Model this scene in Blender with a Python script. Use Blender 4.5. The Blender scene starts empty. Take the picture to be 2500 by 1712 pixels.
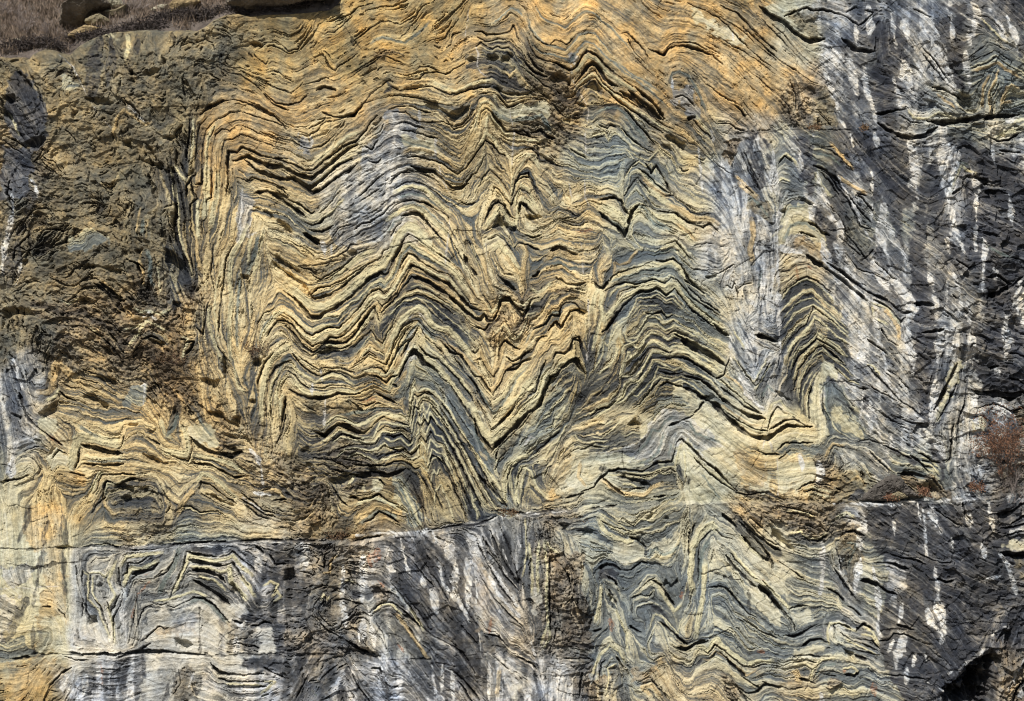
import bpy, math, random
import numpy as np
from mathutils import Vector, Matrix

# ---------------------------------------------------------------- camera, world, sun, exposure
scene = bpy.context.scene
CAM_DIST = 60.0
cam_data = bpy.data.cameras.new("camera")
cam = bpy.data.objects.new("camera", cam_data)
scene.collection.objects.link(cam)
cam.location = (0, -CAM_DIST, 0)
cam.rotation_euler = (math.radians(90), 0, 0)
cam_data.sensor_width = 36
cam_data.lens = 36 * CAM_DIST / 25.0
cam_data.clip_end = 2000
scene.camera = cam

SUN_EL, SUN_AZ = 50.0, -24.0           # height; degrees to the left of the camera
el, az = math.radians(SUN_EL), math.radians(SUN_AZ)
to_sun = Vector((math.sin(az) * math.cos(el), -math.cos(az) * math.cos(el), math.sin(el)))
world = bpy.data.worlds.new("World")
scene.world = world
world.use_nodes = True
wn = world.node_tree
sky = wn.nodes.new('ShaderNodeTexSky')
sky.sky_type = 'NISHITA'
sky.sun_disc = False
sky.sun_elevation = el
sky.sun_rotation = math.atan2(to_sun.x, to_sun.y)
wn.links.new(sky.outputs[0], wn.nodes['Background'].inputs[0])
wn.nodes['Background'].inputs[1].default_value = 0.065
sd = bpy.data.lights.new("sun", 'SUN')
sd.energy = 4.8
sd.angle = math.radians(0.5)
sd.color = (1.0, 0.97, 0.925)
sun = bpy.data.objects.new("sun", sd)
scene.collection.objects.link(sun)
sun.rotation_euler = (-to_sun).to_track_quat('-Z', 'Y').to_euler()
sun.location = (0, -20, 40)

scene.view_settings.view_transform = 'Standard'
scene.view_settings.look = 'None'
scene.view_settings.exposure = 0.05
scene.view_settings.gamma = 1.0

scene.cycles.filter_width = 1.05

rng = np.random.default_rng(7)
random.seed(7)

# ---------------------------------------------------------------- traced geology
# Centimetres on the rock face, read in 16 survey tiles of 7.00 x 4.80 m ("@x0,y0" = tile corner in cm).
# k crack and slab shadow line, o bedding trend only, c cream bed, y ochre bed, g grey bed, n slate bed, w pale mineral run-off and painted sunlit ledge lips,
# d dark run-off, r rust, v quartz veinlet, j joint, h hollow; capitals are outlined patches of one rock kind.
SURVEY = """
@0,0
k9 1600,915 1640,880 1700,840 1790,805 1880,785 1980,815 2080,865 2200,925
k4 1560,1300 1575,1200 1580,1080 1600,1000 1660,930
k3 1610,1500 1620,1240 1625,1150 1650,1040 1720,960 1800,930 1850,890 1930,885 2080,940 2200,975 2320,1015
k3 1700,1560 1705,1480 1690,1400 1700,1200 1720,1080 1780,1030 1840,1050 1890,1000 1950,1005 2060,1060 2200,1110 2320,1140
k2 1660,1500 1660,1300 1670,1120 1720,1010
k2 1760,1500 1770,1300 1790,1130 1860,1110 1930,1070 2050,1120 2200,1170 2320,1200
k6 1820,1590 1830,1450 1825,1300 1830,1215 1900,1220 1935,1180 2000,1200 2100,1250 2220,1270 2320,1275
k9 1865,1290 1930,1270 1980,1250 2100,1320 2200,1350 2320,1350
k5 1960,1280 2060,1370 2180,1400 2290,1450
k3 1900,1430 1960,1440 2000,1470 2060,1430 2200,1480 2320,1530
k8 2050,1560 2150,1540 2240,1570 2320,1590
c7 1640,1560 1650,1400 1655,1200 1680,1060 1740,985
Y 1580,1590 1590,1060 1650,950 1800,830 1900,810 2320,1010 2320,1260 2100,1240 1935,1175 1830,1210 1815,1590
k6 1520,950 1510,1100 1490,1200 1490,1290
c5 1550,950 1545,1100 1530,1280
k4 1340,1300 1360,1400 1380,1590
k8 1385,1350 1400,1450 1420,1590
c5 1370,1340 1385,1450 1400,1590
k5 1440,1300 1480,1400 1500,1430
c5 1400,1330 1440,1400 1490,1450
k6 1500,1590 1490,1500 1540,1420 1570,1400
v2 430,400 580,540 700,780 800,940 950,1100
j2 860,260 960,450 1050,570 1200,680
h 690,790 800,790 900,830 880,860 750,850
h 1040,570 1110,600 1180,560 1280,540 1280,600 1170,610 1060,610
h 1290,1080 1380,1080 1450,1010 1420,1110 1370,1140 1310,1120
h 1080,1280 1180,1290 1290,1320 1290,1370 1180,1330
h 1440,630 1500,640 1540,700 1560,760 1530,780 1500,700
h 1290,440 1340,470 1320,530 1290,510
h 0,750 80,760 110,810 60,830 0,800
h 0,860 60,920 110,1000 60,990 0,920
h 970,1130 1030,1140 1060,1200 1020,1180
h 560,860 610,900 600,970 570,960
h 1150,1140 1210,1180 1250,1290 1190,1230
h 150,1150 330,1090 350,1130 260,1190 180,1180
h 110,560 190,600 250,720 180,660
d30 780,270 750,500 740,780
d16 1090,260 1080,420
c10 1010,270 1020,370 1000,460
d20 870,270 900,450 850,700
C 870,260 960,255 950,320 900,330
D 20,560 200,560 330,800 380,1100 260,1200 60,1090 0,1000
D 0,1180 250,1190 200,1591 0,1591
k3 210,560 280,700 330,860
k3 0,1080 100,1130 200,1200 220,1230
k4 0,1110 80,1190 150,1230
k3 330,1150 300,1240 250,1300 380,1360 430,1400
c4 30,900 90,990 120,1080
k3 510,1040 560,1090 590,1130
o 350,1080 480,1050 600,1020
k3 350,600 430,580 500,545 570,550
k4 330,620 400,560 470,500 480,440
k3 240,510 330,520 440,500
o 480,700 560,620 700,650
o 850,900 980,780 1100,870
y6 900,1100 930,950 1000,880 1080,950 1160,1010 1200,980
w8 1030,850 1100,920 1180,1000
G 480,560 560,600 620,700 500,700
k2 1560,330 1640,300 1700,330
o 1560,330 1640,300 1700,330 1760,400 1850,440
k2 1680,500 1740,480 1820,520 1930,530 2060,580 2130,600
k2 1690,540 1740,520 1830,570 1920,580 2040,660 2100,720
k2 2100,650 2200,690 2320,720
k4 2110,740 2200,830 2320,880
h 2000,320 2060,320 2090,350 2030,345
k4 2080,370 2140,310
k3 2030,420 2130,500 2160,450
k2 2130,580 2200,550 2320,610
o 1700,120 1800,190 1900,230 2000,210 2100,190
o 1300,1000 1400,980 1450,900 1420,800
o 1200,900 1300,930 1380,880
o 1330,700 1400,620 1480,560
y6 800,1480 880,1500 930,1440 940,1400
k3 780,1420 820,1400 860,1380
k3 580,1500 650,1480 700,1500
h 720,1460 760,1470 760,1500 730,1490
w6 240,1450 270,1500 270,1580
k4 220,1390 290,1420 370,1430 400,1380
@600,0
k5 120,320 200,310 280,350 330,392 400,372 450,310
k3 450,310 520,220 560,110 590,60
k4 640,150 720,130 830,90 900,30 1020,0
k5 480,160 560,90 700,20 780,0
k3 250,230 340,260 420,220 450,180
k4 870,310 1000,210 1090,160 1150,150 1250,180 1370,110 1430,30 1480,0
k2 620,260 650,235 700,240 780,180 850,100
j2 790,200 870,310 940,400
k4 630,460 660,520 710,555 730,520 800,480 900,420
k2 450,670 560,640 640,610 700,640 780,600 860,560 950,520 1040,460 1120,440 1200,470 1320,520 1380,470
k3 780,640 900,560 1000,510 1060,470
k8 560,710 620,690 700,700 720,720
g6 1000,330 1100,280 1200,310 1280,330 1380,260 1440,200 1480,150
o 820,430 920,330 1050,250 1150,230 1260,260 1360,180
k2 1240,300 1350,180 1430,80
k2 130,570 200,550 300,590 350,620
k2 130,650 200,680 260,700 350,740 400,700 450,650
k3 140,740 230,820 330,830 420,810 480,760
k9 0,800 80,840 150,890 220,930
k4 220,930 290,990 310,1040
k3 90,1050 220,1100 370,1130 450,1180 510,1195
w5 505,1090 520,1130 518,1180
W 420,1090 500,1090 520,1190 530,1240 490,1300 440,1240
k3 515,1195 600,1170 700,1090 800,980
k6 0,1200 100,1250 250,1280 400,1330 470,1370 540,1365 640,1280 780,1180 880,1140 960,1050 1000,980 1060,930
k10 0,1250 130,1310 280,1340 400,1400 520,1440 600,1380 700,1300 800,1210 900,1160
k8 0,1320 60,1360 200,1420 300,1440 380,1430 480,1500 530,1510 640,1420 740,1330 850,1280
k4 350,1400 420,1480 520,1560 600,1540 700,1460 830,1390 900,1320
c5 560,1470 650,1390 750,1310 860,1250
c7 560,1300 680,1200 800,1110 900,1060
k3 420,1050 500,1080 560,1050 640,970 730,960 850,930 900,900
k7 610,900 700,930 790,940 880,910 940,840
k4 940,840 1000,760 1100,680 1150,640
h 830,920 900,880 930,880 880,940 820,950
k4 570,960 640,940 600,980 500,1030
k3 1180,600 1300,630 1400,630 1450,580 1540,570 1620,590 1700,540 1770,500
k3 1350,570 1400,530 1480,530 1560,560
k3 1150,680 1250,720 1400,700 1500,690 1650,760 1740,740
k5 1680,770 1760,730 1850,710 1920,700 1990,690
y6 940,760 1050,700 1150,670 1260,690 1400,640 1520,640
c9 1500,650 1600,700 1700,740 1760,710 1850,665 1990,640
k3 930,830 1050,800 1200,760 1300,770 1450,800 1550,830 1650,850
y5 960,800 1100,760 1200,735 1320,750 1450,770 1600,800
n6 1130,640 1180,690 1120,740 1180,720
k4 1150,880 1250,850 1350,860 1450,900 1560,900 1620,940
k4 1180,900 1290,900 1340,950 1400,980 1600,985 1680,1020 1740,1010 1800,950 1830,880
k3 1560,900 1620,960 1680,1045 1760,1020 1820,950
h 1580,880 1640,900 1700,890 1780,850 1830,840 1800,900 1740,970 1680,1000 1640,960 1600,920
h 1450,820 1530,820 1570,890 1500,870
k4 1200,1010 1280,980 1350,1010 1450,1040
k4 1250,1050 1340,1060 1450,1090 1550,1110
w14 1180,920 1220,1000 1200,1080
w10 1200,1090 1190,1200 1150,1330
w9 1150,1400 1160,1500 1120,1591
w6 1400,880 1410,1010
w5 1530,1120 1530,1280
W 1140,880 1290,900 1400,1000 1400,1180 1250,1190 1180,1100 1120,1000
C 1300,1110 1500,1120 1550,1240 1400,1240 1280,1160
W 950,1150 1180,1020 1210,1200 1180,1400 1100,1591 880,1591 940,1350
k4 1000,1100 1080,1060 1120,990
h 1020,1000 1080,950 1100,970 1050,1020
k4 960,1170 1010,1200 1060,1130
k5 1000,1300 1060,1310 1090,1280
k5 1300,1265 1380,1260 1500,1290 1580,1310 1650,1360 1710,1400 1740,1380 1790,1340 1850,1250 1900,1180 1940,1130 2000,1160 2050,1230 2100,1250
k8 1340,1340 1400,1370 1520,1390 1600,1450 1660,1510 1720,1520 1800,1480
k4 1180,1450 1240,1400 1310,1370 1400,1390 1480,1430 1560,1490 1620,1540
y8 1260,1240 1320,1200 1420,1200 1550,1240 1650,1300 1720,1370
g5 1240,1120 1300,1150 1400,1170 1500,1190
k4 1880,1000 1900,900 1950,870 2000,900 2060,1000 2100,1060 2170,1050 2240,1040 2320,1100
c5 1850,1050 1870,920 1900,830 1960,810 2020,850 2080,960
k3 1840,880 1810,950
k3 1890,760 1960,740 2020,740 2080,810 2130,855 2180,840 2250,800 2320,790
c6 1960,1080 1940,1000 1960,930 2010,960
c8 1900,1160 1940,1070 2000,1100 2050,1190
k5 1850,240 1900,240 1950,270 2050,260 2140,240 2165,190 2180,220 2200,300 2230,340
y7 1870,265 1950,295 2050,280 2150,270
k3 1870,290 1950,330 2050,300 2150,310 2180,340
k3 1860,370 1900,330 1960,370 2000,390 2040,360 2080,380 2120,370 2160,400
N 1770,440 1900,370 2180,390 2230,520 2150,560 1960,520 1900,600 1800,530
h 1780,480 1830,450 1880,470 1870,500 1800,500
h 1950,430 2020,430 2050,460 2010,500 1960,470
h 2080,440 2150,430 2180,440 2130,490 2080,490
v3 1860,370 1880,430 1870,520 1900,580 1980,620 1900,740
v3 1800,50 1790,150 1770,270
k3 1620,370 1660,340 1670,260 1740,240
v3 2140,880 2160,1000 2180,1060 2160,1180 2150,1320
o 1740,1590 1790,1500 1830,1420 1880,1440 1930,1330 1950,1240 1990,1260 2040,1380 2100,1460 2150,1490
k3 1860,1400 1920,1290 1950,1230 1980,1250 2020,1340 2070,1390
k5 1780,1480 1830,1400 1870,1390
o 1500,420 1560,480 1620,430 1660,480 1720,430
o 1700,200 1760,100 1800,40
o 2000,160 2080,90 2150,30 2200,70 2260,100
g5 2010,170 2100,90 2140,40 2200,60 2240,110
R 1080,350 1200,370 1300,440 1180,430 1050,460
@1200,0
g5 360,30 400,110 460,155 540,175 600,210 640,170 710,100 770,68 850,90 900,150 990,210 1050,290 1130,370
y7 400,60 460,110 540,130 600,170 660,100 760,20 830,40 920,120
k3 480,340 520,300 560,320 610,355 660,300
k3 310,200 350,280 420,340 520,350
g5 290,100 310,200 360,270 430,340 520,360 610,400 660,340 720,260 780,240 850,260 900,330 980,430 1050,520 1150,600 1260,650 1350,720
g5 310,290 340,350 400,410 500,430 580,460 640,490 700,400 760,320 830,340 900,420 1000,500 1080,580 1180,640 1280,720 1380,810 1450,880
y6 340,260 400,370 500,390 600,430 690,330 770,280 850,300 940,400 1050,510
y6 700,480 740,400 780,360 850,390 940,490 1050,580 1160,650
k6 290,290 320,380 370,450 440,480 540,500 600,540 645,555 690,530 740,440 780,400 850,430 920,510 1000,580 1080,640 1150,690
k7 1170,690 1220,740 1300,810 1360,880 1410,950
c8 660,580 720,530 780,440 850,470 920,560 1000,620 1090,680 1170,720
k10 680,660 740,590 780,520 820,495 870,540 920,620 980,670 1030,690
k7 1110,720 1200,790 1280,850 1350,920
k8 1050,730 1150,790 1250,870 1340,930 1400,960
k3 670,690 750,620 800,570 840,560 900,650 960,710 1050,760 1150,830 1240,880 1340,960 1420,1010 1480,1040
c4 690,690 760,620 810,590 850,600 900,670 960,730 1050,790 1150,860 1250,920 1350,1000 1470,1060
k5 720,690 800,630 850,620 900,690 960,740 1020,800 1120,870 1200,920 1300,1010 1400,1060
h 770,690 830,655 880,700 910,750 850,740 790,710
N 760,680 850,660 1000,850 1000,1000 880,860 800,900
k6 200,400 260,480 340,560 450,610
k6 300,420 340,500 420,570
k3 240,520 330,590 430,680 470,690
c3 230,500 330,600 400,650
k8 400,740 470,790 540,880 600,930
h 470,620 560,560 640,640 650,690 560,650 500,650
h 670,820 720,820 780,850 740,860
h 590,950 650,920 640,980
N 540,780 700,700 780,900 700,1000 600,980
R 430,490 540,510 640,640 700,780 720,1000 560,900 480,660
k6 1270,370 1320,390 1400,430 1440,380 1500,350 1560,345 1640,370 1720,400 1800,430 1880,510
k3 1430,370 1480,330 1560,315 1650,325 1750,390
k3 1600,0 1740,60 1850,120 1950,210 2050,330 2150,430 2320,560
k2 1860,110 1950,160 2050,230 2140,330 2320,480
k3 1830,270 1950,340 2080,420 2200,500 2320,600
k3 2010,480 2120,580 2240,690 2320,760
k3 1870,20 2000,80 2080,160 2160,250 2320,410
k10 2190,30 2250,90 2320,140
C 1640,50 1720,60 1800,130 1780,200 1700,180 1650,110
C 1830,190 1900,200 2050,280 2150,400 2050,370 1900,320 1810,260
o 1220,620 1320,720 1400,810 1450,880
k3 1060,250 1100,240 1170,300 1240,380 1290,460
k3 1110,300 1180,420 1250,500
k2 1150,420 1230,520 1320,600 1430,680
k4 1640,560 1740,660 1840,740 1920,790 2000,830
k6 1980,840 2030,880 2060,940
g6 1440,640 1470,580 1530,565 1600,600 1650,680 1700,780 1740,880
k5 1490,780 1550,760 1590,790 1650,850
W 1490,720 1560,690 1640,690 1660,800 1700,960 1600,920 1560,850 1490,800
k7 1590,950 1660,940
v4 650,520 655,600 690,700 750,790 790,870 785,960 760,1080 770,1200 760,1290
W 650,430 740,420 700,520 660,550
w3 1970,230 1975,320
w3 1460,610 1480,760
k4 1640,960 1720,1050 1790,1110
c6 1660,920 1720,1010 1790,1090
k4 1850,990 1940,990 2000,1030 2060,1050
j4 2000,1075 2100,1068 2200,1068 2320,1050
h 1410,1080 1480,1090 1560,1150 1560,1200 1500,1170 1440,1120
h 1380,1160 1450,1170 1470,1210
k4 0,740 60,760 130,855 200,830 300,800 400,790 460,820
k2 0,715 60,730 130,820 200,800 300,765 360,750
C 20,790 130,870 300,820 440,810 500,900 440,910 330,920 150,940 60,900
g9 0,860 60,925 150,965 250,950 330,940 400,920 450,990 480,1050
k7 0,900 60,980 120,1050 190,1045 240,1070
k8 330,1060 400,1040 440,1080 520,1110
k4 200,1060 300,1090 380,1110
h 20,700 70,700 130,740 320,730 300,770 150,770 80,740
y5 120,580 150,610 200,560 250,620 300,690
c6 0,920 60,1000 110,1070 200,1090 300,1120 400,1130
k6 280,1200 330,1190 380,1240 400,1300 480,1310 560,1330
h 400,1240 450,1260 520,1310 440,1310
k4 0,1180 60,1300 90,1360
k4 180,1560 190,1480 230,1400 300,1390 340,1480 390,1570
c4 160,1590 170,1430 220,1360 300,1240 360,1300 400,1380
c3 200,1300 280,1230 350,1240 390,1330
c3 820,1100 870,1080 910,1060 950,1120 1000,1060 1040,1080
k4 880,1000 940,1030 960,1000 1010,1020
o 840,960 900,920 960,900 1010,940 1060,920 1120,960 1200,1050 1290,1170
g5 860,900 940,860 1020,860 1100,930 1180,1030 1260,1130
k4 1060,1030 1110,1090 1180,1150 1260,1200 1320,1230
k4 1080,870 1140,930 1200,1010 1270,1080 1330,1160
k5 850,1110 910,1090
c3 1070,1450 1130,1360 1190,1300 1250,1340 1300,1320 1340,1400
k5 1250,1310 1300,1390 1340,1330 1400,1430 1460,1560
k4 1090,1420 1130,1340 1170,1300
o 900,1250 1000,1220 1100,1190 1200,1270 1330,1300 1400,1380
c3 1100,1200 1180,1260 1280,1290 1360,1200 1420,1270
y9 1230,1440 1330,1530 1420,1590
k4 1530,1340 1560,1380 1600,1360
k4 1650,1260 1720,1290 1740,1270
k3 1700,1150 1780,1240 1850,1330 1950,1400
w4 1680,1150 1700,1400 1720,1591
w5 1780,1040 1800,1140
k6 640,1190 700,1230 770,1270
R 1920,1120 2010,1130 2000,1300 1940,1400 1900,1300
w7 1870,1250 1890,1450
w10 2160,1090 2140,1200
D 2080,1090 2160,1080 2220,1500 2170,1560 2080,1300
k3 2060,1220 2110,1380 2180,1540
k3 2030,1230 2090,1380 2160,1500
@1800,0
k3 60,200 150,280 260,390 360,480 480,560 600,640 670,660
k2 20,480 130,580 240,680 330,740 450,880
k2 300,180 400,270 500,400 600,490 650,520
k2 200,120 330,260 450,380 560,500
o 0,60 150,150 300,270
k10 250,85 340,130 410,170 470,230 540,280 600,315 660,300 730,290
k6 400,110 490,70 590,35 640,60 720,50 820,80 920,120 1010,190
C 230,10 520,0 580,30 400,110 300,90
W 680,80 840,90 850,180 800,360 740,260 700,130
B 470,80 660,80 720,270 600,300 480,220
k10 870,290 920,330 980,375 1080,400 1140,400
k5 1140,400 1150,290
k5 1010,190 1060,150 1130,80 1060,60
k5 1450,50 1520,80 1600,130
k4 900,80 980,40
k3 150,250 250,330 330,400
k3 480,880 490,770 440,660
B 660,700 780,690 850,1000 650,1020 640,850
w20 1080,20 1100,120 1100,250
w7 980,180 990,340
w10 1270,60 1280,200 1300,370
w30 1540,100 1590,250 1640,420 1720,600 1760,740
w28 1360,500 1390,650 1450,800
w18 1280,620 1320,750 1340,870
w8 1370,150 1400,330
w10 1870,420 1890,600 1910,700
w12 1890,200 1910,350
w18 1930,0 1960,100 1920,300
w14 2060,60 2130,200 2180,330
w12 2190,120 2250,260 2280,430
w12 1060,550 1060,700 1110,820 1140,960
w18 920,430 960,600 1000,750
w12 700,470 750,600 820,800 850,950 900,1030
w14 1750,100 1760,290
w12 1490,480 1500,620
w6 1760,610 1760,680
w24 720,420 820,440 780,520
D 1130,120 1260,150 1320,400 1300,600 1320,880 1200,900 1110,780 1080,600 1160,400
D 1600,150 1860,100 1880,400 1840,600 1890,700 1780,740 1720,600 1660,400
D 1660,0 1860,20 1880,200 1740,100
D 2240,0 2320,0 2320,560 2290,300
D 1320,120 1250,300 1350,500 1450,760 1430,500 1390,300
k3 1520,370 1600,450 1680,560 1740,660
k3 1530,430 1620,540 1700,650
k3 1960,110 2050,130 2120,190 2180,280
c4 2000,150 2060,200 2140,300 2200,340
k3 1910,440 2000,380 2050,330 2130,370 2190,400
k3 1920,480 2030,440 2100,400 2180,450 2240,500
k3 1930,540 2040,500 2110,450 2180,500 2260,560
y6 1930,560 2050,530 2120,500 2200,560 2300,620
y5 2070,900 2060,750 2110,640 2130,560
y5 2010,860 2010,700 2060,600
y5 2150,850 2180,750 2230,680 2300,700
y5 2170,780 2200,700 2180,820 2250,810
k2 2100,900 2090,780 2140,660
k8 1600,700 1680,710 1760,760 1850,790
h 1780,760 1860,700 1920,780 1960,900 1900,920 1840,860
k12 1560,970 1700,980 1880,960 2000,940 2150,930 2320,910
h 1560,960 1750,975 1900,930 1910,1000 1800,1010 1700,990
k10 1160,980 1230,1040 1330,1090 1440,1110 1540,1090 1640,1020
k6 1140,910 1230,900 1380,870
k5 1350,930 1430,980 1530,990
c4 1400,880 1450,950 1560,950 1650,900 1760,930
y6 1640,760 1700,800 1780,860
j4 0,1070 300,1050 600,1040 900,1040 1150,1045
r8 620,1010 680,1020
r5 1030,1035 1060,1045
c6 1740,1560 1790,1420 1830,1330 1880,1370 1950,1400
g5 1720,1560 1770,1400 1810,1300 1900,1330
k3 1830,1570 1850,1450 1880,1420
w24 1680,1030 1680,1300 1700,1590
w26 1780,1200 1780,1350 1740,1550
w20 1930,1450 1960,1590
k8 1880,1410 1950,1430 2050,1490
k9 2030,1540 2160,1550 2200,1560
D 2000,1300 2320,1250 2320,1591 1980,1591 1960,1400
k6 2150,1200 2250,1220 2320,1230
c10 2120,1100 2200,1060 2300,1040
w8 2200,970 2310,930
k5 2060,1100 2140,1130 2230,1120 2320,1060
D 1840,1150 2060,1180 2070,1320 1960,1300 1870,1240
w10 2080,1170 2100,1320
w14 1410,1130 1450,1300 1450,1590
w12 1500,1290 1470,1400
D 960,1080 1400,1120 1430,1300 1440,1591 1120,1591 1080,1400 960,1250
D 460,1100 560,1120 640,1320 580,1591 530,1400
D 200,1100 280,1150 270,1300 220,1250
w10 290,1200 310,1450 350,1590
w8 150,1120 180,1200
w6 620,1060 640,1150
w8 930,1060 950,1180
w10 1120,1070 1150,1180
w10 510,1200 530,1400 560,1590
k6 620,1340 720,1370 800,1440 850,1500
c8 640,1400 680,1500 760,1590
k3 660,1380 740,1450 830,1580
k3 650,1190 760,1210 860,1290 950,1390
y7 760,1150 850,1260 940,1360
g5 650,1240 760,1260 850,1340
k3 600,1160 700,1190 790,1180
c5 350,1290 400,1240 460,1290 510,1360
k3 340,1320 390,1260 450,1310
c4 330,1480 370,1440 430,1470
o 20,1150 80,1300 150,1470 200,1580
k3 60,1200 110,1330 170,1450
y7 0,1420 70,1480 150,1560
k4 80,1500 140,1560
y8 830,1430 930,1500 1050,1560
k4 970,1560 1050,1580
@0,400
o 120,380 250,330 380,360 500,380
k3 300,340 380,370 490,380
k5 350,530 420,520 500,545 560,520
k5 220,570 160,630 110,680 90,780
k3 120,660 200,700 280,670 330,640
k3 60,130 40,240 110,330 170,260
k3 40,330 100,390
k3 70,210 20,170
k3 380,60 370,120 430,90
h 640,830 740,810 830,820 900,840 960,850 970,890 900,880 800,850 720,860 660,850
h 250,700 310,710 290,740
h 140,770 200,780 170,810
o 480,560 600,520 700,500 850,520
o 350,800 500,760 640,740 760,620 850,640
w10 75,250 90,400 50,560 20,700 10,900
w12 250,200 280,230 270,300
w8 250,400 240,450
w8 120,700 150,850 120,980
d30 180,150 250,300 200,450 130,560
d24 130,600 80,850 60,1000
G 520,600 700,520 860,560 850,620 700,700 560,700
k9 800,960 870,1010 940,1080 990,1110
y7 820,950 900,1020 1000,1110
k9 760,970 820,1010 900,1080 1000,1200
h 650,1090 700,1090 760,1120 730,1150 670,1130
h 0,1170 100,1150 220,1170 280,1240 180,1240 100,1230 40,1280 0,1330
R 240,1080 420,1130 640,1160 640,1260 400,1280 250,1220
k3 460,1090 540,1120 620,1060
c3 480,1100 550,1130 630,1090
k4 680,1310 740,1350 820,1400 900,1480 960,1540
c3 710,1310 780,1360 850,1430
k5 850,1270 920,1310 980,1370
c6 1050,1470 1110,1380 1180,1270 1260,1310 1330,1350
k5 990,1550 1080,1530 1150,1420 1220,1390 1310,1440
c6 1080,1160 1130,1200 1200,1190 1290,1220 1370,1170
k3 1090,1220 1180,1240 1260,1200 1340,1250
c5 1010,1340 1080,1330 1150,1300
w8 1150,1240 1200,1210 1250,1260
h 1190,1420 1260,1430 1320,1460 1300,1490 1220,1460
h 810,1460 880,1500 930,1560 850,1540
k7 870,1360 930,1430 1010,1550
y6 1130,690 1120,790 1150,880 1150,980
g8 1180,700 1210,800 1200,900 1230,990
k2 1240,740 1250,850 1270,1020
c3 1265,840 1285,1040
k2 1300,760 1310,860 1320,1050
k6 1080,790 1120,850 1150,920 1130,980
h 1060,690 1140,690 1120,740
y4 1170,600 1180,520 1200,450
y4 1100,560 1110,450 1130,350
g8 1140,560 1150,450
k9 1370,20 1400,180 1420,350 1405,480 1420,600 1480,750 1540,900
k6 1410,60 1450,200 1470,330 1490,420 1480,540 1510,640 1560,860
c5 1390,100 1420,250 1440,400 1440,560 1500,760 1545,900
h 1310,680 1400,700 1480,800 1520,900 1480,960 1400,900 1360,820 1320,740
h 1390,1110 1440,1120 1430,1240 1400,1240
h 1180,90 1240,180 1280,290 1240,280 1190,160
N 1300,640 1420,680 1560,940 1440,1000 1420,1240 1380,1230 1360,900
k4 1340,30 1370,150 1385,330 1340,350
h 1500,20 1560,30 1560,80 1500,90
h 1380,400 1410,400 1410,500 1385,500
k5 1530,100 1540,200 1580,280 1530,330 1540,540 1560,590
k4 1570,160 1620,155 1620,0
k4 1700,0 1700,150 1700,260 1660,290 1660,440 1620,470 1640,600
c14 1660,20 1665,250 1640,430
c12 1750,50 1740,250 1700,500
y8 1790,20 1780,250 1740,400
c8 1590,300 1590,500 1600,600
k4 1500,560 1510,700 1560,860
y9 1580,600 1590,750 1620,870
k2 1740,0 1735,200
o 1830,0 1840,250 1780,450 1700,620 1680,800
k4 1830,0 1835,120
w9 1950,200 1945,350 1930,560
W 1920,200 2040,260 2000,600 1920,640
c10 1990,500 1930,650 1870,750 1850,950 1870,1100 1850,1300 1870,1591
g6 1930,900 1920,1100 1910,1300 1930,1500
k4 1900,640 1830,760 1810,900 1790,1080 1770,1250 1760,1400
k3 1720,640 1710,780 1700,900 1730,1050
c4 1780,860 1740,1000 1730,1200 1760,1350
n4 1680,1130 1660,1300 1690,1460
k4 1760,1480 1820,1560
k4 1580,1330 1640,1380 1660,1250 1650,1160
c5 1470,1400 1520,1420 1490,1500 1460,1580
k6 1490,1440 1560,1440 1540,1490 1490,1550
c6 1690,1150 1680,1280 1720,1420 1790,1591
y5 1630,1200 1640,1330 1610,1420
g8 2080,580 2050,750 1990,900
c7 2020,600 2000,800
c6 2120,560 2080,760 2040,900
h 1930,880 1990,900 2000,940 1950,940
h 2230,740 2320,790 2320,840 2250,800
h 2040,340 2090,370 2080,350
h 2140,390 2190,400 2220,440 2180,440
h 2240,450 2320,490 2320,560 2270,510
k6 2100,220 2200,230 2280,280 2320,320
k3 1970,100 2000,130 2050,110 2200,170 2320,200
k3 2040,1590 2060,1430 2080,1300 2130,1210 2200,1180 2250,1130
k5 2160,1400 2200,1330 2240,1270 2320,1270
y8 2060,1180 2040,1350 1980,1530
c8 2120,1400 2170,1290 2230,1210 2300,1190
g4 2100,1430 2140,1300 2210,1220
@600,400
k7 320,90 400,130 480,190 540,235 600,205 700,130 800,60 900,0
k5 250,210 340,290 440,330 520,400 550,380
k3 0,130 40,100 120,120 200,160 300,210 330,250
k8 120,220 200,230 300,300 400,370 480,430
k5 470,470 520,490 590,480 640,430
k6 500,530 560,540 610,550 700,500
k3 590,400 640,360 700,290 760,220
c4 580,470 650,420 720,360 790,280
k10 460,560 520,600 590,650
h 460,560 500,580 600,640 570,650 500,620
h 250,460 330,480 380,560 390,590 320,540
h 150,380 200,390 220,440 180,430
k2 210,560 300,600 400,650 500,700 560,760 640,775 740,740 810,700 840,650 900,650
c4 180,600 280,640 380,690 480,760
k3 690,600 740,530 850,485
k5 870,530 920,485 1000,470 1060,430 1110,400 1150,350 1200,310
w6 620,640 640,760
w5 690,640 690,740
w5 870,520 880,640
w6 1020,380 1030,500
w10 1180,0 1150,200 1110,360
W 780,180 1170,20 1160,250 1100,400 950,470 870,500 700,600 680,540 760,380
W 700,560 880,500 1100,430 1080,600 900,640 760,650
k4 880,280 960,220 1060,110
k3 920,300 990,260 1080,200
h 820,710 870,700 890,720 850,740
h 210,790 330,860 440,940 520,1050 560,1090 540,1100 460,1010 350,930 260,860
h 250,745 320,780 400,830 460,900 400,880 330,830 260,790
B 430,820 560,820 700,790 800,765 760,800 680,850 620,890 550,890 470,900
j5 430,822 520,825 620,810 720,785 800,765
k5 540,905 600,935 680,890 760,840 870,760
k4 570,950 650,930 740,870 820,800 900,720 1000,690
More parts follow.
